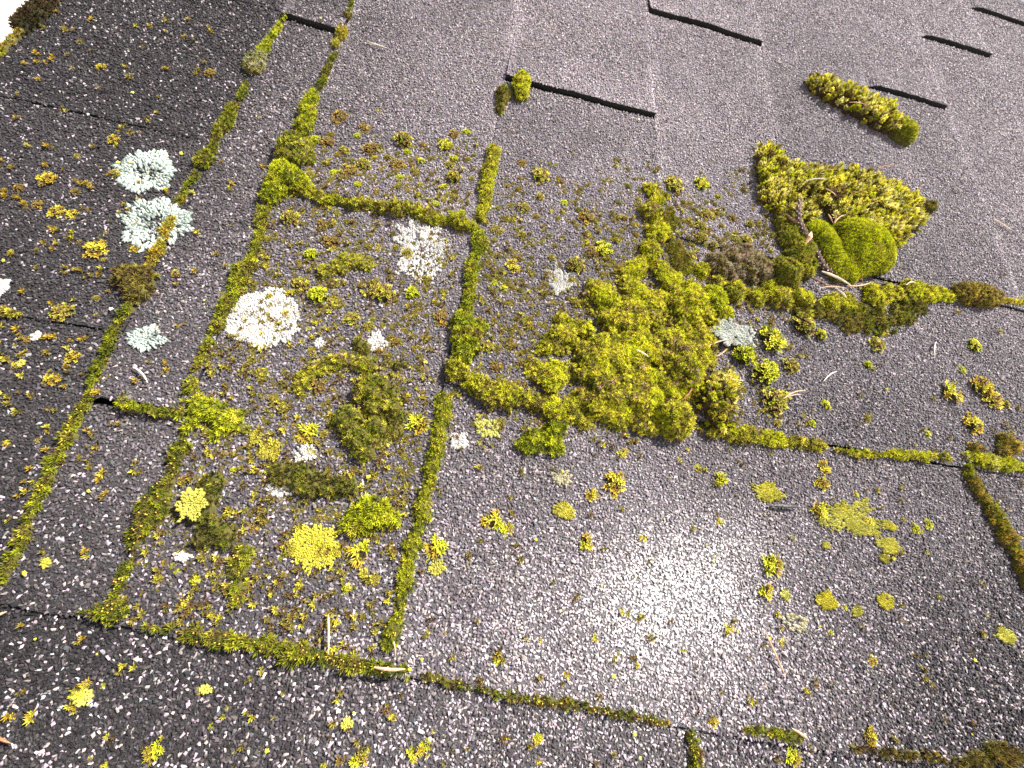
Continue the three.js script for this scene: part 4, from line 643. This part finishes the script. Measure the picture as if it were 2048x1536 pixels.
needle(1752, 340, 1790, 334, 'rust', 'rusty needle over the upper rim of the big feather clump', { lift: 0.012 });
needle(1698, 205, 1738, 214, 'rust', 'pink-brown needle lying on the slanted feather moss', { lift: 0.012 });
needle(1760, 536, 1768, 546, 'pale', 'short pale needle on the shingle beside the heart', { lift: 0.001 });
needle(1600, 790, 1568, 797, 'grey', 'thin grey needle end beside the sprawling olive tuft', { r: 0.0004, lift: 0.002 });
needle(1811, 571, 1830, 567, 'pale', 'pale curled needle on top of the needle-strewn bank', { lift: 0.006, bend: 0.2 });
{
  const lifts = [0.012, 0.011, 0.009, 0.0075, 0.006, 0.0045, 0.004, 0.0035], pts = [[1598, 405], [1592, 425], [1594, 448], [1602, 468], [1612, 488], [1626, 512], [1644, 536], [1672, 556]].map(([x, y], i) => above(x, y, lifts[i])), [ca, cb] = pts[3], y0 = surf(ca, cb), R = rng(4242);
  const twig = new THREE.Group(); twig.name = 'twig'; tag(twig, 'knobbly brown spruce twig lying between the feather moss and the heart-shaped cushion', 'twig'); place(twig, ca, y0, cb);
  const P = pts.map(([a, b], i) => V3(a - ca, lifts[i] + surf(a, b) - y0, -(b - cb))), c = new THREE.CatmullRomCurve3(P);
  twig.add(mesh('stem', taper(P, [0.0014, 0.0017, 0.0018, 0.0018, 0.0017, 0.0015, 0.0012], [0.10, 0.06, 0.045], 8, 9), M.bark));
  const pos = [], col = [];
  for (let i = 0; i < 150; i++) {                        // the pegs that the needles stood on
    const t = (i + R()) / 150, p = c.getPoint(t), d = c.getTangent(t), u = V3(0, 1, 0).addScaledVector(d, -d.y).normalize(), v = d.clone().cross(u), w = i * 2.4, n = u.multiplyScalar(Math.cos(w)).addScaledVector(v, Math.sin(w)), b = p.clone().addScaledVector(n, 0.0012), tip = p.clone().addScaledVector(n, 0.0026).addScaledVector(d, -0.0006), s = d.clone().cross(n).multiplyScalar(0.0005), k = 0.8 + 0.6 * R();
    const q = [b.clone().add(s), b.clone().sub(s), b.clone().addScaledVector(d, 0.0009)];
    for (const [e, f] of [[0, 1], [1, 2], [2, 0]]) for (const x of [q[e], q[f], tip]) { pos.push(x.x, x.y, x.z); col.push(0.62 * k, 0.46 * k, 0.38 * k); }
  }
  twig.add(mesh('pegs', soup(pos, col), M.bark));
  const side = [[1594, 450], [1582, 440], [1574, 428]].map(([x, y]) => above(x, y, 0.009)).map(([a, b], i) => V3(a - ca, 0.009 - 0.001 * i + surf(a, b) - y0, -(b - cb)));
  twig.add(mesh('side_shoot', taper(side, [0.0011, 0.001, 0.0005], [0.3, 0.17, 0.1], 6, 12), M.bark));
  const leaf = [[1606, 492], [1612, 480], [1614, 470]].map(([x, y]) => above(x, y, 0.008)).map(([a, b], i) => V3(a - ca, 0.007 + 0.001 * i + surf(a, b) - y0, -(b - cb)));
  twig.add(mesh('bud_scale', taper(leaf, [0.0004, 0.0019, 0.0003], [0.6, 0.36, 0.24], 6, 13), M.bark));
}
{
  const g = new THREE.SphereGeometry(0.0024, 10, 7); g.scale(0.8, 0.35, 1.25); const [a, b] = at(1622, 522);
  const p = g.attributes.position; for (let i = 0; i < p.count; i++) p.setY(i, p.getY(i) + 0.1 * Math.abs(p.getX(i)));
  const m = mesh('red_bud', g, new THREE.MeshStandardMaterial({ color: new THREE.Color().setRGB(0.42, 0.06, 0.05), roughness: 0.5 })); tag(m, 'small red bud scale beside the lower part of the twig', 'bud'); place(m, a, surf(a, b) + 0.002, b, 0.6);
}
renderer.render(scene, camera);
